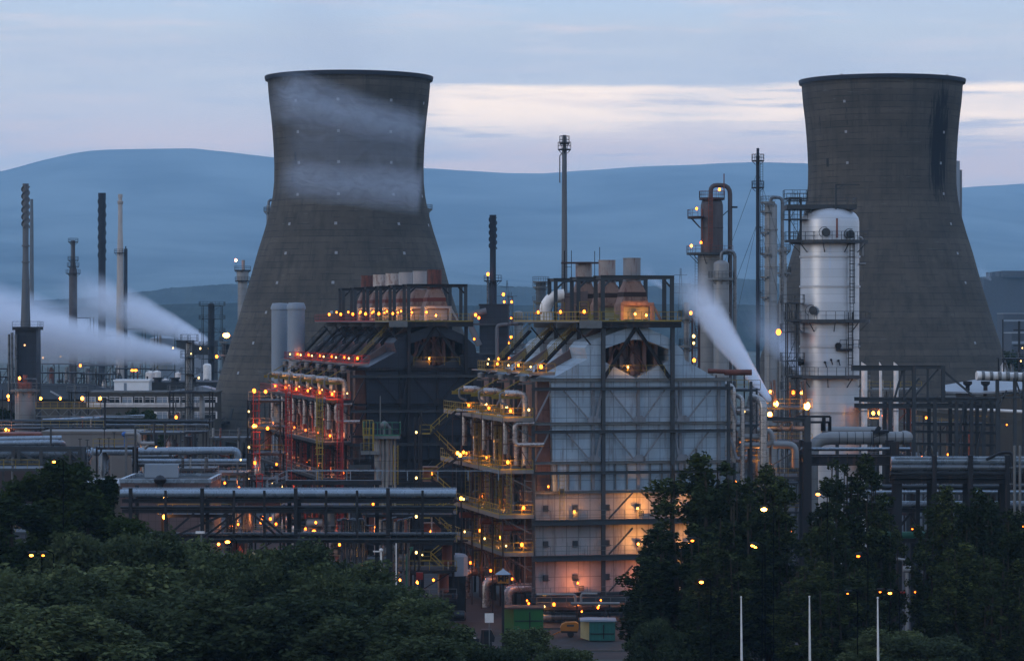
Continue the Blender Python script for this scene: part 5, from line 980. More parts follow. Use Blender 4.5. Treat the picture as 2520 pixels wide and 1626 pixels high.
# orange compressor
d=304; t=thing('compressor','orange wheeled compressor with rounded hood and tow bar','compressor',(X(1402,d),d,0))
MB().prism([(-.9,.7),(.85,.65),(.95,1.0),(.9,1.45),(.6,1.6),(-.4,1.55),(-.85,1.35),(-1.0,1.0)],0,1.2).build('hood','orange',t); MB().box(-.3,.45,-.03,.0-.002,1.15,1.35).build('panel','steel',t); MB().bar((-.9,.6,.6),(-1.7,.6,.25),.1).build('tow_bar','orange',t); MB().box(-.9,.8,.1,1.1,.5,.66).build('chassis','steel_black',t)
for y in (-.06,1.1): MB().tube([(.1,y,.34),(.1,y+.16,.34)],.34,16).build('wheel','tyre',t)
t=thing('expansion_pipe','pale low pipe with an upward loop along the pale furnace base','pipe',(X(1320,316),316,0)); d=316
MB().elbow([(0,0,Z(1462,d)),(M(96,d),0,Z(1462,d)),(M(96,d),0,Z(1482,d))],.13,8,.3).elbow([(M(110,d),0,Z(1482,d)),(M(110,d),0,Z(1460,d)),(M(150,d),0,Z(1460,d))],.13,8,.3).build('loop','vessel',t); MB().tube([(M(85,d),0,Z(1484,d)),(M(205,d),0,Z(1484,d))],.16,10).build('pipe','vessel',t); MB().bar((M(100,d),.1,0),(M(100,d),.1,Z(1486,d)),.16).bar((M(180,d),.1,0),(M(180,d),.1,Z(1486,d)),.16).build('post','steel_dark',t)
skid('process_structure','dark undercroft pipework with orange sparks of lamps beneath the pale furnace',1330,1530,1490,318,1,97,'steel_black',[(1297,1475,REDL,.12),(1301,1482,REDL,.1),(1478,1474,REDL,.09),(1471,1492,REDL,.13)],4,True,dens=1.5)
t=thing('green_riser','dark green hooped vertical pipe right of the lamp mast','pipe',(X(1003,303),303,0)); MB().elbow([(0,0,0),(0,0,Z(1368,303)),(.4,0,Z(1350,303)),(.4,0,Z(1345,303))],.2,10,.3).build('pipe','green',t); MB().box(.9,1.6,-.2,.3,Z(1425,303),Z(1408,303)).build('cabinet','red',t)
t=thing('white_drum','white square topped tank among the dark pipework left of the yellow ladders','tank',(X(1120,322),322,0)); MB().lathe(0,0,[(1.4,Z(1415,322)),(1.4,Z(1368,322)),(1.1,Z(1362,322)),(.2,Z(1360,322))],8).build('shell','silo',t); MB().box(-1.2,1.2,-1,1,0,Z(1415,322)).build('plinth','steel_dark',t)
t=thing('yellow_hood','small yellow pitched canopy behind the bushes at left centre','canopy',(X(617,296),296,0)); MB().prism([(-1,Z(1378,296)),(1.2,Z(1378,296)),(.1,Z(1360,296))],0,1.5).build('canopy','yellow',t); MB().bar((-.6,.3,0),(-.6,.3,Z(1378,296)),.1).bar((.9,.3,0),(.9,.3,Z(1378,296)),.1).build('post','steel_dark',t)
# fence along the yard
t=thing('mesh_fence','low grey post and rail fence along the yard behind the containers','fence',(X(1330,312),312,0)); MB().rail([(0,0,0),(M(420,312),0,0)],1.8,.07,2.4).build('rails','steel',t)
# ---------------------------------------------------------------- ground and hills
def gz(y):
    return 31*(1-y/272)**1.25 if y<272 else 0.0
def gridmesh(name,xs,ys,fz,m):
    V=[(x,y,fz(x,y)) for y in ys for x in xs]; n=len(xs); f=[(j*n+i,j*n+i+1,(j+1)*n+i+1,(j+1)*n+i) for j in range(len(ys)-1) for i in range(n-1)]
    b=MB(); b.v=V; b.f=f; return b.build(name,m)
gm,nt=newmat('grass_and_scrub'); tc=N(nt,'ShaderNodeTexCoord').outputs['Object']; b=N(nt,'ShaderNodeBsdfPrincipled'); o=N(nt,'ShaderNodeOutputMaterial'); L(nt,b.outputs[0],o.inputs[0]); b.inputs['Roughness'].default_value=.95
c=mixc(nt,maprange(nt,noise(nt,tc,.4,6),.35,.65),(.02,.03,.014),(.045,.055,.025)); c=mixc(nt,maprange(nt,noise(nt,tc,.012,5),.45,.6),c,(.05,.055,.05)); L(nt,c,b.inputs['Base Color'])
ys=[-55+i*8 for i in range(43)]+[290,330,400,600,900,1500,2500,4000,7000,12000,17400]
tag(gridmesh('ground',[-5800,-2550,-1200,-600,-300,-150,-75,0,75,150,300,600,1200,2550,5800],sorted(set(ys)),lambda x,y:gz(y) if y<272 else 0,gm),kind='structure')
tag(gridmesh('paved_yard',[-230,-100,0,100,230],[284,300,400,600,900],lambda x,y:.012,T['concrete_yard']),kind='structure')
tag(gridmesh('plant_road',[-230,0,230],[286,291],lambda x,y:.024,T['roof']),kind='structure')
b=MB(); b.box(-230,230,291.0,291.2,.02,.13); tag(b.build('kerb','beige'),kind='structure')
def interp(x,P):
    if x<=P[0][0]: return P[0][1]
    for (a,b_),(c_,d_) in zip(P,P[1:]):
        if a<=x<=c_:
            t=(x-a)/(c_-a); t=t*t*(3-2*t)*.5+t*.5; return b_+(d_-b_)*t
    return P[-1][1]
from mathutils import noise as mn
hm,nt=newmat('moorland'); tc=N(nt,'ShaderNodeTexCoord').outputs['Object']; b=N(nt,'ShaderNodeBsdfPrincipled'); o=N(nt,'ShaderNodeOutputMaterial'); L(nt,b.outputs[0],o.inputs[0]); b.inputs['Roughness'].default_value=1
c=mixc(nt,maprange(nt,noise(nt,tc,.0011,8),.38,.62),(.012,.022,.03),(.13,.15,.14)); L(nt,c,b.inputs['Base Color']); b.inputs['Specular IOR Level'].default_value=0  # strong noise contrast paints ridge shading into the moor colour
RIDGE=[(-900,470),(-300,455),(0,422),(60,408),(110,393),(175,378),(240,369),(330,367),(470,365),(560,374),(650,385),(760,396),(900,408),(1050,414),(1140,420),(1250,426),(1340,427),(1430,420),(1600,409),(1700,406),(1790,401),(1860,399),(1980,402),(2100,415),(2250,440),(2370,466),(2430,462),(2600,485),(3300,520)]
D1=15000.0
xs=[-5600+i*90 for i in range(125)]; ys=[6000+i*450 for i in range(21)]+[15250,15600,16200]
def hz(x,y):
    s=CX+x*F/D1; top=Z(interp(s,RIDGE),D1); u=max(0,min(1,(y-6000)/(D1-6000))); 
    prof=u**1.9*(1.0)
    if y>D1: prof=1-((y-D1)/600)**2*.4
    return 1+(top-1)*prof+ (mn.noise(Vector((x*.0008,y*.0008,0)))*110+mn.noise(Vector((x*.003,y*.003,3)))*30)*u*(1-u)*2.4
tag(gridmesh('hills',xs,ys,hz,hm),kind='structure')
far=[(1200,520),(2000,480),(2300,466),(2440,457),(2520,452),(2800,440),(3400,450)]
tag(gridmesh('far_hills',[1400+i*120 for i in range(36)],[16300,16900,17300],lambda x,y:Z(interp(CX+x*F/16900,far),16900)*(1 if y>16400 else .35) ,hm),kind='structure')
wm,nt=newmat('wooded_slope'); tc=N(nt,'ShaderNodeTexCoord').outputs['Object']; b=N(nt,'ShaderNodeBsdfPrincipled'); o=N(nt,'ShaderNodeOutputMaterial'); L(nt,b.outputs[0],o.inputs[0]); b.inputs['Roughness'].default_value=1; b.inputs['Specular IOR Level'].default_value=0
c=mixc(nt,maprange(nt,noise(nt,tc,.02,5),.4,.6),(.008,.014,.014),(.028,.036,.03)); L(nt,c,b.inputs['Base Color'])
RW=random.Random(3)
def ridge(name,P,d,x0,x1,rough):
    V=[];f=[];n=0;x=x0
    while x<=x1:
        y=interp(x,P)+(mn.noise(Vector((x*.11,d,0)))*rough+RW.uniform(-1,1)*rough*.45); V+= [(X(x,d),d-360,1),(X(x,d),d-140,max(2,Z(y,d)*.6)),(X(x,d),d,Z(y,d)),(X(x,d),d+120,1)]; x+=3.5; n+=1
    for i in range(n-1):
        for j in range(3): f.append((i*4+j,i*4+j+1,i*4+4+j+1,i*4+4+j))
    b=MB(); b.v=V; b.f=f; return tag(b.build(name,wm,smooth=False),'dark wooded ridge at the foot of the hills','woodland',kind='stuff')
ridge('far_woodland',[(-400,735),(0,742),(180,735),(370,716),(420,708),(560,699),(700,700),(900,706),(1150,700),(1300,706),(1400,715),(1700,700),(1790,684),(1860,688),(1960,705),(2200,715),(2420,722),(2900,715)],5600,-500,3000,1.3)
ridge('near_woodland',[(-400,762),(300,755),(430,748),(600,745),(1100,752),(1700,748),(2000,752),(2500,758),(2900,760)],3600,-400,2900,1.1)
# ---------------------------------------------------------------- trees
def leaves(name,clumps,n,size,m,seed,asp=.55):
    rg=np.random.default_rng(seed); C=np.array([c[:3] for c in clumps]); Rr=np.array([c[3:6] for c in clumps]); vol=(Rr[:,0]*Rr[:,1]*Rr[:,2])**.7; k=rg.choice(len(clumps),n,p=vol/vol.sum())
    u=rg.normal(size=(n,3)); u/=np.linalg.norm(u,axis=1)[:,None]; r=rg.random(n)**.42
    r*=1+.22*np.sin(u[:,0]*7+k)*np.sin(u[:,2]*6+k*2)
    P=C[k]+u*r[:,None]*Rr[k]
    a=rg.normal(size=(n,3)); a[:,2]*=.6; a/=np.linalg.norm(a,axis=1)[:,None]; b=rg.normal(size=(n,3)); b-=(b*a).sum(1)[:,None]*a; b/=np.linalg.norm(b,axis=1)[:,None]
    s=size*rg.uniform(.6,1.35,n)[:,None]; a=a*s; b=b*s*asp
    V=np.stack([P-a,P-b,P+a,P+b],1).reshape(-1,3).astype(np.float32)
    me=bpy.data.meshes.new(name); me.vertices.add(4*n); me.vertices.foreach_set('co',V.ravel()); me.loops.add(4*n); me.loops.foreach_set('vertex_index',np.arange(4*n,dtype=np.int32)); me.polygons.add(n); me.polygons.foreach_set('loop_start',np.arange(0,4*n,4,dtype=np.int32)); me.update(calc_edges=True); me.validate(); me.materials.append(m); return me
def treeproto(kind,seed):
    rr=random.Random(seed); cl=[]; tb=MB()
    if kind=='poplar':   # height 1 unit = 20 m
        hgt=20; tb.tube([(0,0,-.5),(.1,0,6),(-.1,.1,12),(0,0,17)],[.38,.28,.16,.05],8)
        for i in range(17):
            a=rr.uniform(0,2*PI); q=rr.uniform(.3,2.7); top=hgt*(1-.018*q*q)*rr.uniform(.80,1.0); z=rr.uniform(2,7)
            while z<top-.8:
                t=z/top; s_=rr.uniform(.5,1.0)*(1.1-t*.35); rad=q*min(1,.55+t)*(1-max(0,t-.8)*1.6)
                cl.append((rad*math.cos(a)+rr.uniform(-.5,.5),rad*math.sin(a)+rr.uniform(-.5,.5),z,s_,s_,s_*rr.uniform(1,1.6))); z+=rr.uniform(1.1,2.4)
            tb.tube([(0,0,z*.2),(q*.8*math.cos(a),q*.8*math.sin(a),z*.5),(q*.7*math.cos(a),q*.7*math.sin(a),top-.6)],[.14,.09,.03],6)
        n,size,m=21000,.18,LEAF_P
    elif kind=='willow':  # about 11 m
        hgt=11; tb.tube([(0,0,-1),(.2,.1,2),(0,0,5),(.3,.2,8)],[.35,.28,.18,.06],8)
        for i in range(58):
            a=rr.uniform(0,2*PI); e=rr.random(); z=1.5+8.6*e; q=4.6*math.sqrt(max(0,1-((z-5)/6)**2))*rr.uniform(.35,1)
            s=rr.uniform(.75,1.5); cl.append((q*math.cos(a),q*math.sin(a),z,s,s,s*rr.uniform(.7,1.1)))
            if i%3==0: tb.tube([(0,0,z*.3),(q*.5*math.cos(a),q*.5*math.sin(a),z*.75),(q*math.cos(a),q*math.sin(a),z)],[.12,.07,.02],6)
        n,size,m=24000,.19,LEAF_W
    else:  # dark conical broadleaf about 17 m
        hgt=17; tb.tube([(0,0,-1),(0,.1,5),(.1,0,10),(0,0,15)],[.4,.3,.18,.04],8)
        for i in range(70):
            a=rr.uniform(0,2*PI); z=2+14.2*rr.random()**.85; q=3.6*(1-(z/17.5)**2.6)*rr.uniform(.3,1)
            s=rr.uniform(.6,1.25)*(1.15-z/34); cl.append((q*math.cos(a),q*math.sin(a),z,s,s,s*rr.uniform(.9,1.5)))
            if i%4==0: tb.tube([(0,0,z*.6),(q*math.cos(a),q*math.sin(a),z)],[.1,.03],6)
        n,size,m=28000,.18,LEAF_D
    root=thing(kind+'_tree','','tree'); tb.build('trunk','bark',root)
    me=leaves('crown',cl,n,size,m,seed); o=bpy.data.objects.new('crown',me); COL.objects.link(o); o.parent=root; root['_h']=float(max(v.co.z for v in me.vertices)); return root
protos={k:[treeproto(k,s) for s in ss] for k,ss in (('poplar',(1,2,3)),('willow',(4,5,6)),('dark',(7,8)))}
for p in protos['dark']: p.name='broadleaf_tree'
TOP={(k,i):p['_h'] for k,L_ in protos.items() for i,p in enumerate(L_)}
for L_ in protos.values():
    for p in L_: del p['_h']
used=set(); HT={'poplar':20.3,'willow':11,'dark':17}
def plant(kind,i,xs,ytop,d,label,wide=1.0,rz=0,group=None,hmax=None):
    p=protos[kind][i]; o=p if p.name not in used else dup(p); used.add(p.name if o is p else o.name)
    g=gz(d); h=Z(ytop,d)-g; s=(h+.2)/TOP[(kind,i)]; o.location=(X(xs,d),d,g-.2); wide*={'poplar':1.0,'willow':1.15,'dark':1.55}[kind]; o.scale=(wide,wide,s); o.rotation_euler=(0,0,rz); tag(o,label,'tree',group); return o
TR=[('dark',0,80,1150,258,'dark conical tree at far left, lower than its right neighbour',1.1),('dark',1,160,1118,254,'tallest dark tree of the left clump, in front of the pipe bridge',1.15),('dark',0,30,1215,246,'dark tree cut by the left edge of the photo',1.2),
('dark',1,262,1160,256,'narrow dark tree standing just right of the tall left clump',.62),('dark',0,215,1200,252,'dark tree between the tall left one and the narrow one',.95),('dark',1,305,1262,250,'lower dark tree at the right foot of the left clump',.9),
('willow',0,240,1290,232,'feathery willow with a bright top before the left dark clump',1.1),('willow',1,375,1290,228,'feathery willow below the right end of the left clump',1.0),('willow',2,470,1318,230,'rounded willow in front of the long pipe rack',1.0),
('willow',0,50,1372,215,'broad pale willow in the left bottom corner',1.15),('willow',1,150,1395,205,'willow low at left beneath the two twinkling lamps',1.1),('willow',2,300,1380,212,'willow in the middle of the left thicket',1.2),
('willow',0,560,1352,226,'willow beneath the yellow street lamp head',.9),('willow',1,640,1330,230,'wind blurred willow left of the rack column',.85),('willow',2,735,1318,232,'tall willow crown against the red lit pipework',1.0),
('willow',0,840,1372,225,'willow sloping down right of the tall willow crown',1.0),('willow',1,930,1420,220,'willow in front of the pipework left of the black mast',.9),('willow',2,1030,1458,215,'low willow in front of the black mast foot',.85),
('willow',0,430,1440,196,'willow in the lower left centre of the thicket',1.1),('willow',1,600,1450,196,'willow in the lower middle of the thicket',1.15),('willow',2,770,1455,196,'willow in front, below the wind blurred ones',1.1),('willow',1,900,1500,190,'bottom willow left of the grey yard',1.0),('willow',0,20,1480,186,'nearest willow at the bottom left edge',1.1),('willow',2,190,1490,186,'nearest willow at the bottom, second from the left edge',1.1),('willow',1,1010,1555,186,'lowest bush like willow at the left of the yard',.8),
('willow',0,1110,1535,232,'small bush like willow in front of the flatbed truck',.5),('willow',2,1290,1540,236,'dark bush in front of the green container',.62),('willow',1,1395,1588,230,'small bush between the two containers at the bottom edge',.5),('willow',0,1225,1585,214,'small bush at the bottom edge left of the green container',.5),
('poplar',0,1600,1318,262,'short poplar at the left end of the right row beside the lit wall',.78),('poplar',1,1718,1108,262,'tall poplar covering the right end of the pale furnace',1.75),('poplar',2,1800,1200,258,'poplar filling in right of the tall furnace poplar',1.35),('poplar',0,1895,1138,262,'poplar in front of the brown pipework, third from the left',1.25),
('poplar',2,2095,1112,262,'tall poplar in front of the fat insulated duct',1.35),('poplar',0,2030,1270,254,'lower poplar at the left foot of the tall duct poplar',1.0),('poplar',1,2165,1250,260,'poplar on the left side of the paved gap',.8),
('poplar',2,2325,1190,262,'poplar on the right side of the paved gap',1.05),('poplar',0,2410,1195,258,'poplar next to the right edge poplar, in front of the pipe bridge',1.05),('poplar',1,2490,1250,256,'poplar cut by the right edge of the photo',1.1),
('poplar',2,1660,1290,252,'poplar at the front left of the right row',1.5),('poplar',0,1760,1330,246,'front poplar behind the left flagpole',1.15),('poplar',2,2000,1380,244,'front poplar left of the right flagpole',1.15),('poplar',0,2110,1395,246,'front poplar right of the right flagpole',1.1),
('poplar',1,2380,1330,250,'front poplar on the right of the paved gap',1.15),('poplar',2,2480,1370,246,'front poplar in the right bottom corner',1.15),('willow',1,2200,1540,236,'dark scrub at the foot of the paved gap',.8),('willow',0,2290,1560,232,'dark scrub right of the paved gap at the bottom',.8),('willow',2,1612,1515,240,'dark scrub at the left foot of the poplar row',.5),
]
for i,a in enumerate(TR):
    plant(a[0],a[1],a[2],a[3],a[4],a[5],a[6],(i*1.7)%6.28,{'poplar':'poplars in the right row','willow':'willows of the left thicket','dark':'dark trees of the left clump'}[a[0]] if 'scrub' not in a[5] and 'bush' not in a[5] else 'low bushes round the yard')
for i,(xs,yt,d_,lab,wd) in enumerate(((330,1000,560,'small dark tree before the office wall',.7),(368,1004,556,'round dark tree right of the office windows',.8),(285,1012,562,'small shrub like tree under the office windows',.6),(5,1000,520,'dark tree at the left edge beside the upright tank',1.0),(2465,850,700,'hazy tree mass beside the right tower base',2.0))):
    plant('dark',i%2,xs,yt,d_,lab,wd,i)
# ---------------------------------------------------------------- flagpoles, lamp poles, plant lamps on added posts
for i,(xb,xt,yt,d_) in enumerate(((1826,1824,1467,205),(1994,1992,1466,205),(2162,2160,1469,205))):
    t=thing('flagpole',('left of the three bare white flagpoles before the poplars','middle one of the three bare white flagpoles before the poplars','right of the three bare white flagpoles before the poplars')[i],'flagpole',(X(xb,d_),d_,gz(d_)-.1),0,'bare white flagpoles'); h=Z(yt,d_)-gz(d_)
    MB().tube([(0,0,0),(-.03,0,h*.5),(-.06,0,h)],[.12,.085,.045],12).build('pole','pole',t); MB().ball((-.06,0,h+.06),.075).build('finial','pole',t)
def street(label,xs,yl,d,m=AMB2,r=.2,arm=0.8,ym=None,headm='steel_dark'):  # mostly plant lamps glimpsed through leaf gaps, stood on added thin posts
    g=gz(d); t=thing('plant_lamp',label,'street lamp',(X(xs,d)+arm,d,g)); z=Z(yl,d)-g; r*=.68
    MB().elbow([(0,0,0),(0,0,z+.2),(-arm*.6,0,z+.35)],.045,8,.4).build('post','post_black',t); MB().box(-arm-.25,-arm+.35,-.14,.14,z+.19,z+.3).build('head',headm,t); MB().ball((-arm,0,z),r,(1.35,1,.75),10,6).build('bulb',m,t)
street('yellow glowing street lamp over the willow thicket at left centre',560,1333,262,AMB2,.24)
street('small orange plant lamp poking through the wind blurred willow',731,1382,238,REDL,.16)
street('left of two lamps twinkling through the left dark trees',77,1366,221,AMB2,.17); street('right of two lamps twinkling through the left dark trees',106,1366,221,AMB,.13)
street('lamp hidden in the top of the tallest left dark tree',133,1136,249,AMB2,.16)
street('starry bright orange lamp between the right poplars',1880,1253,238,FLAME,.27)
street('upper of the double lamps low between poplars',1852,1342,240,AMB2,.17); street('lower of the double lamps low between poplars',1859,1346,240,AMB2,.14)
street('orange lamp left of the tall duct poplar',2013,1216,250,AMB2,.2); street('small red orange lamp in the middle of the poplar row',2112,1368,240,REDL,.16)
street('orange lamp at the foot of the heavy portal column',2190,1459,240,AMB2,.17); street('tiny orange lamp just left of the portal column foot',2166,1456,241,REDL,.1)
street('faint orange lamp low behind the middle flagpole',2086,1460,236,REDL,.09); street('small red lamp on the pipework right of the paved gap top',2245,1301,296,REDL,.11)
street('orange lamp at the right edge among masts',2519,1295,270,REDL,.14)
street('orange lamp glimmering through the short poplar near the lit wall',1726,1432,243,AMB2,.2); street('orange lamp glinting in poplar leaves near the lit wall',1704,1330,249,AMB,.15)
t=thing('plant_lamp','white topped unlit lamp pole before the grey pipework','street lamp',(X(938,286),286,0)); MB().tube([(0,0,0),(0,0,Z(1355,286))],.09).ball((0,0,Z(1353,286)),.2).build('pole','pole',t); MB().bar((0,0,Z(1356,286)),(-.8,0,Z(1356,286)),.12).build('head','pole',t)
t=thing('thin_pole','thin white pole right of the unlit lamp pole','pole',(X(975,286),286,0)); MB().tube([(0,0,0),(0,0,Z(1336,286))],.06).build('pole','pole',t)
t=thing('camera_pole','short grey pole with a small white camera box above the willows','pole',(X(495,270),270,0)); MB().tube([(0,0,0),(0,0,Z(1312,270))],.08).build('pole','galv',t); MB().box(-.5,.3,-.2,.2,Z(1312,270),Z(1307,270)).build('head','pole',t)
# ---------------------------------------------------------------- steam and haze
def vol(name,label,p,q,r0,r1,dens,seed,pw=1.0,col=(.86,.9,.97),nz=(1,1,1),fade=(0.0,.25),noise_amt=.6,flat=1.0,kind='thing',cat='steam',soft=1.0,nscale=3.0,bend=None):
    """plume along local X from p to q, cone radius r0..r1, soft edges by distance from its axis"""
    p=Vector(p);q=Vector(q); Ln=(q-p).length; rmax=max(r0,r1)
    b=MB(); k=14; P=[]; rs=[]
    for i in range(k+1):
        u=i/k; P.append((Ln*u,0,0)); rs.append(max(.05,(r0+(r1-r0)*u**pw)*1.02))
    b.tube(P,rs,16)
    if flat!=1.0: b.v=[(x,y*flat,z) for x,y,z in b.v]
    if bend: b.v=[(x,y,z+bend*(x/Ln)**2) for x,y,z in b.v]
    m,nt=newmat(name+'_volume'); tc=N(nt,'ShaderNodeTexCoord').outputs['Object']; sp=N(nt,'ShaderNodeSeparateXYZ'); L(nt,tc,sp.inputs[0]); x,y,z=sp.outputs[:3]
    u=mth(nt,'DIVIDE',x,Ln,clamp=True)
    if bend: z=mth(nt,'SUBTRACT',z,mth(nt,'MULTIPLY',mth(nt,'POWER',u,2),bend))
    yy=mth(nt,'DIVIDE',y,flat); rr=mth(nt,'SQRT',mth(nt,'ADD',mth(nt,'MULTIPLY',yy,yy),mth(nt,'MULTIPLY',z,z)))
    rad=mth(nt,'ADD',mth(nt,'MULTIPLY',mth(nt,'POWER',u,pw),r1-r0),r0); ed=mth(nt,'MULTIPLY',mth(nt,'SUBTRACT',noise(nt,mapping(nt,tc,nz,(seed*3,0,seed)),1.6/rmax,4,.6),.5),mth(nt,'MULTIPLY',u,.9)); e=mth(nt,'SUBTRACT',mth(nt,'SUBTRACT',1,mth(nt,'ABSOLUTE',ed)),mth(nt,'DIVIDE',rr,rad)); e=mth(nt,'ADD',e,mth(nt,'MULTIPLY',ed,.4),clamp=True); e=mth(nt,'POWER',e,soft)
    wp=N(nt,'ShaderNodeTexNoise'); L(nt,tc,wp.inputs['Vector']); wp.inputs['Scale'].default_value=1.2/rmax; wa=N(nt,'ShaderNodeVectorMath',operation='MULTIPLY_ADD'); L(nt,wp.outputs['Color'],wa.inputs[0]); wa.inputs[1].default_value=(rmax*1.2,)*3; L(nt,tc,wa.inputs[2]); f=noise(nt,mapping(nt,wa.outputs[0],nz,(seed,seed*2,0)),nscale/rmax,5,.65); f=maprange(nt,f,.5-.28*noise_amt,.5+.22*noise_amt,1-noise_amt,1.25)
    dd=mth(nt,'MULTIPLY',mth(nt,'MULTIPLY',e,f),dens)
    dil=mth(nt,'POWER',mth(nt,'DIVIDE',r0+(r1-r0)*.35,rad),fade[0]); dd=mth(nt,'MULTIPLY',dd,dil)
    fo=maprange(nt,u,1-max(.02,fade[1]),1,1,0); dd=mth(nt,'MULTIPLY',dd,fo); dd=mth(nt,'MULTIPLY',dd,maprange(nt,u,0,.03,0,1)); dd=mth(nt,'MAXIMUM',dd,0)
    v=N(nt,'ShaderNodeVolumePrincipled'); v.inputs['Color'].default_value=rgb(col); v.inputs['Anisotropy'].default_value=.0; L(nt,dd,v.inputs['Density']); o_=N(nt,'ShaderNodeOutputMaterial'); L(nt,v.outputs[0],o_.inputs['Volume'])
    ob=b.build(name,m); d=(q-p).normalized(); up=Vector((0,0,1)); yv=up.cross(d).normalized(); zv=d.cross(yv)
    ob.matrix_world=Matrix(((d.x,yv.x,zv.x,p.x),(d.y,yv.y,zv.y,p.y),(d.z,yv.z,zv.z,p.z),(0,0,0,1))); m.cycles.volume_step_rate=1.0
    return tag(ob,label,cat,None,'stuff')
def PP(x,y,d): return (X(x,d),d,Z(y,d))
vol('steam_plume','thick lower plume of white steam streaming left from the vent column',PP(458,880,540),PP(-160,792,570),1.5,10.0,.95,3,1.0,(.93,.95,.99),(.22,1,1),(.9,.0),.75,soft=1.15,bend=.6)
vol('steam_plume','upper drifting plume of steam behind the pale chimney',PP(510,842,850),PP(170,690,940),1.5,11,.55,8,.9,(.90,.93,.98),(.3,1,1),(.9,.6),.8,soft=1.2,bend=-3)
vol('steam_plume','pale steam bank crossing behind the left chimneys at the edge',PP(330,845,1000),PP(-140,730,1040),5,13,.16,11,.7,(.86,.9,.97),(.3,1,1),(.6,.1),.6,soft=.9)
vol('steam_jet','tapering jet of steam rising left from the pipework beside the white column',PP(1894,984,362),PP(1680,690,395),.36,3.7,6.0,5,1.1,(.94,.96,.99),(.3,1,1),(2.2,.7),.8,soft=1.15,bend=.8)
vol('steam_jet','thin veil of steam in front of the foot of the right cooling tower',PP(1985,925,450),PP(1850,760,480),.8,5.0,.22,6,1,(.85,.9,.98),(.3,1,1),(1.0,.6),.5)
vol('steam_wisp','small wisp of steam above the pale furnace roof',PP(1638,715,420),PP(1575,655,425),.12,1.9,.5,9,1,(.9,.93,.98),(.3,1,1),(1.5,.6),.5)
vol('steam_wisp','tiny steam wisp beside the far power station',PP(2440,690,2200),PP(2400,655,2200),1,9,.06,12,1,(.9,.93,.98),(.5,1,1),(1,.6),.4)
# mist drifting across the face of the left tower (in front of the shell)
vol('tower_mist','upper band of mist drifting across the left tower face',PP(1046,322,604),PP(662,225,612),3.8,7.5,.19,13,1,(.8,.86,.95),(.28,1,1.6),(0,.15),.85,.45,soft=.8,nscale=4)
vol('tower_mist','lower band of mist drifting across the left tower face',PP(1040,470,600),PP(682,438,606),5.5,5.0,.23,14,1,(.8,.86,.95),(.28,1,1.6),(0,.15),.8,.45,soft=.8,nscale=4)
vol('tower_mist','broad thin mist over the upper face of the left tower',PP(1030,365,606),PP(690,350,606),11,11,.05,17,1,(.8,.86,.95),(.28,1,1.6),(0,.15),.6,.3,soft=.7,nscale=4)
vol('tower_vapour','faint vapour rising from the mouth of the left tower',PP(880,185,640),PP(720,-60,640),14,26,.010,15,1,(.85,.89,.96),(.4,1,1),(0,.2),.5)
vol('tower_vapour','faint vapour over the mouth of the right tower',PP(2120,215,640),PP(1780,60,650),6,22,.009,16,1,(.85,.89,.96),(.4,1,1),(0,.3),.5)
hb=MB(); hb.box(-5900,5900,-80,17500,-2,1010); m,nt=newmat('haze_air'); v=N(nt,'ShaderNodeVolumePrincipled'); v.inputs['Color'].default_value=(HAZE_C[0],HAZE_C[1],HAZE_C[2],1); v.inputs['Density'].default_value=HAZE_D; v.inputs['Anisotropy'].default_value=0; o_=N(nt,'ShaderNodeOutputMaterial'); L(nt,v.outputs[0],o_.inputs['Volume'])
tag(hb.build('haze',m,smooth=False),'blue evening haze fading the far hills','haze',kind='stuff')
# ---------------------------------------------------------------- sky, sun, camera
w=bpy.data.worlds.new('World'); S.world=w; w.use_nodes=True; nt=w.node_tree; nt.nodes.clear()
SUN_EL,SUN_AZ=math.radians(14),math.radians(-118)     # azimuth from +Y (view direction) towards +X; afterglow from the left, a little behind the camera
sky=N(nt,'ShaderNodeTexSky',sky_type='NISHITA'); sky.sun_disc=False; sky.sun_elevation=SUN_EL; sky.sun_rotation=SUN_AZ; sky.altitude=50; sky.air_density=1.2; sky.dust_density=2
tc=N(nt,'ShaderNodeTexCoord').outputs['Generated']; sp=N(nt,'ShaderNodeSeparateXYZ'); L(nt,tc,sp.inputs[0]); dx,dy,dz=sp.outputs[:3]
rp=N(nt,'ShaderNodeValToRGB'); L(nt,mth(nt,'MULTIPLY',dz,2.0,clamp=True),rp.inputs[0]); el=rp.color_ramp.elements
stops=[(0.0,(.78,.66,.66)),(.10,(1.16,.86,.74)),(.122,(1.12,.87,.78)),(.142,(.93,.85,.84)),(.165,(.84,.83,.85)),(.20,(.76,.80,.85)),(.26,(.58,.84,1.15)),(.5,(.48,.96,1.85)),(1,(.42,.84,1.7))]
for i,(p,c) in enumerate(stops):
    e=el[i] if i<2 else el.new(p)
    e.position=p; e.color=rgb(c)
base=rp.color_ramp and rp.outputs[0]
front=maprange(nt,dy,.2,.9)
def streaks(sx,sz,seed,sc,lo,hi,det=5):
    wv=mapping(nt,tc,(sx,1.0,sz),(seed,0,seed*.7)); return maprange(nt,noise(nt,wv,sc,det,.6),lo,hi)
band=lambda c,wd: mth(nt,'SUBTRACT',1,mth(nt,'ABSOLUTE',mth(nt,'DIVIDE',mth(nt,'SUBTRACT',dz,c),wd)),clamp=True)
right=maprange(nt,dx,-.06,-.02); 
# soft grey lavender banks
g=mth(nt,'MULTIPLY',streaks(3.2,26,2.0,2.0,.46,.60),.8); c=mixc(nt,g,base,(.72,.75,.82))
g=mth(nt,'MULTIPLY',streaks(5,60,5.0,2.0,.50,.66),.8); c=mixc(nt,mth(nt,'MULTIPLY',g,maprange(nt,dz,.075,.1)),c,(.97,.88,.88))
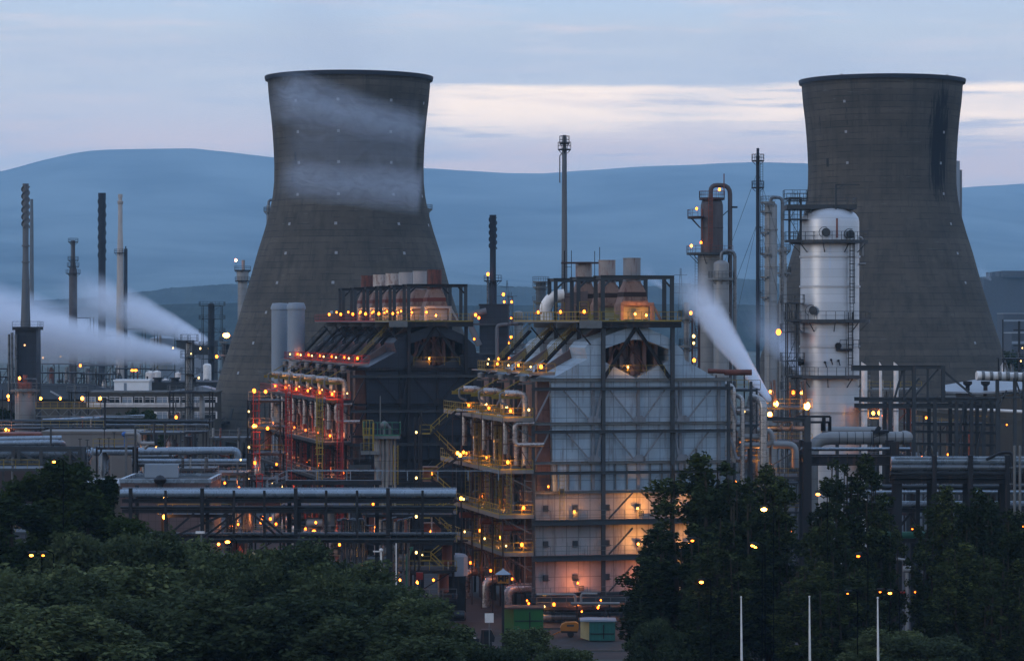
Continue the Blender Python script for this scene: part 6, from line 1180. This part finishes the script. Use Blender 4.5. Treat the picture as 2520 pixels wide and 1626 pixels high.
# cream gap low in the sky
cream=mth(nt,'MULTIPLY',mth(nt,'MULTIPLY',maprange(nt,mth(nt,'ADD',dz,mth(nt,'MULTIPLY',streaks(3,20,9,2,.3,.7),.004)),.0835,.0815),maprange(nt,dz,.058,.070)),right)
c=mixc(nt,mth(nt,'MULTIPLY',cream,mth(nt,'ADD',.35,mth(nt,'MULTIPLY',streaks(4,48,1.3,2.2,.42,.58),.65))),c,(1.95,1.5,1.08))
dk=mth(nt,'MULTIPLY',streaks(4.0,70,7.7,2.0,.54,.62),mth(nt,'MULTIPLY',right,maprange(nt,dz,.088,.080))); c=mixc(nt,mth(nt,'MULTIPLY',dk,.75),c,(.66,.66,.76))
pk=mth(nt,'MULTIPLY',streaks(5,60,3.1,2.0,.60,.72),.5); c=mixc(nt,pk,c,(1.12,.92,.86))
mixn=N(nt,'ShaderNodeMixShader'); b1=N(nt,'ShaderNodeBackground'); L(nt,sky.outputs[0],b1.inputs[0]); b1.inputs[1].default_value=.1
b2=N(nt,'ShaderNodeBackground'); L(nt,c,b2.inputs[0]); b2.inputs[1].default_value=SKY_S
fac=maprange(nt,dz,.14,.4,1,.82); L(nt,fac,mixn.inputs[0]); L(nt,b1.outputs[0],mixn.inputs[1]); L(nt,b2.outputs[0],mixn.inputs[2]); o_=N(nt,'ShaderNodeOutputWorld'); L(nt,mixn.outputs[0],o_.inputs[0])
ld=bpy.data.lights.new('sun','SUN'); ld.energy=SUN_E; ld.angle=math.radians(25); ld.color=(1,.90,.84); lo=bpy.data.objects.new('sun',ld); COL.objects.link(lo)
dirv=Vector((math.sin(SUN_AZ)*math.cos(SUN_EL),math.cos(SUN_AZ)*math.cos(SUN_EL),math.sin(SUN_EL))); lo.rotation_euler=dirv.to_track_quat('Z','Y').to_euler()
cd=bpy.data.cameras.new('camera'); cam=bpy.data.objects.new('camera',cd); COL.objects.link(cam); cam.location=(0,0,H); cam.rotation_euler=(PI/2,0,0); cd.sensor_width=36; cd.lens=F/2520*36; cd.shift_y=-(813-HY)/2520; cd.clip_start=1; cd.clip_end=50000; S.camera=cam
S.view_settings.view_transform='Standard'; S.view_settings.look='None'; S.view_settings.exposure=EXPO; S.view_settings.gamma=1
cy=S.cycles; cy.use_light_tree=True; cy.max_bounces=6; cy.diffuse_bounces=2; cy.glossy_bounces=2; cy.transmission_bounces=2; cy.volume_bounces=2; cy.transparent_max_bounces=4; cy.sample_clamp_indirect=2.0; cy.sample_clamp_direct=40.0; cy.use_denoising=True; cy.volume_max_steps=96; cy.caustics_reflective=False; cy.caustics_refractive=False
try: cy.denoiser='OPENIMAGEDENOISE'
except Exception: pass
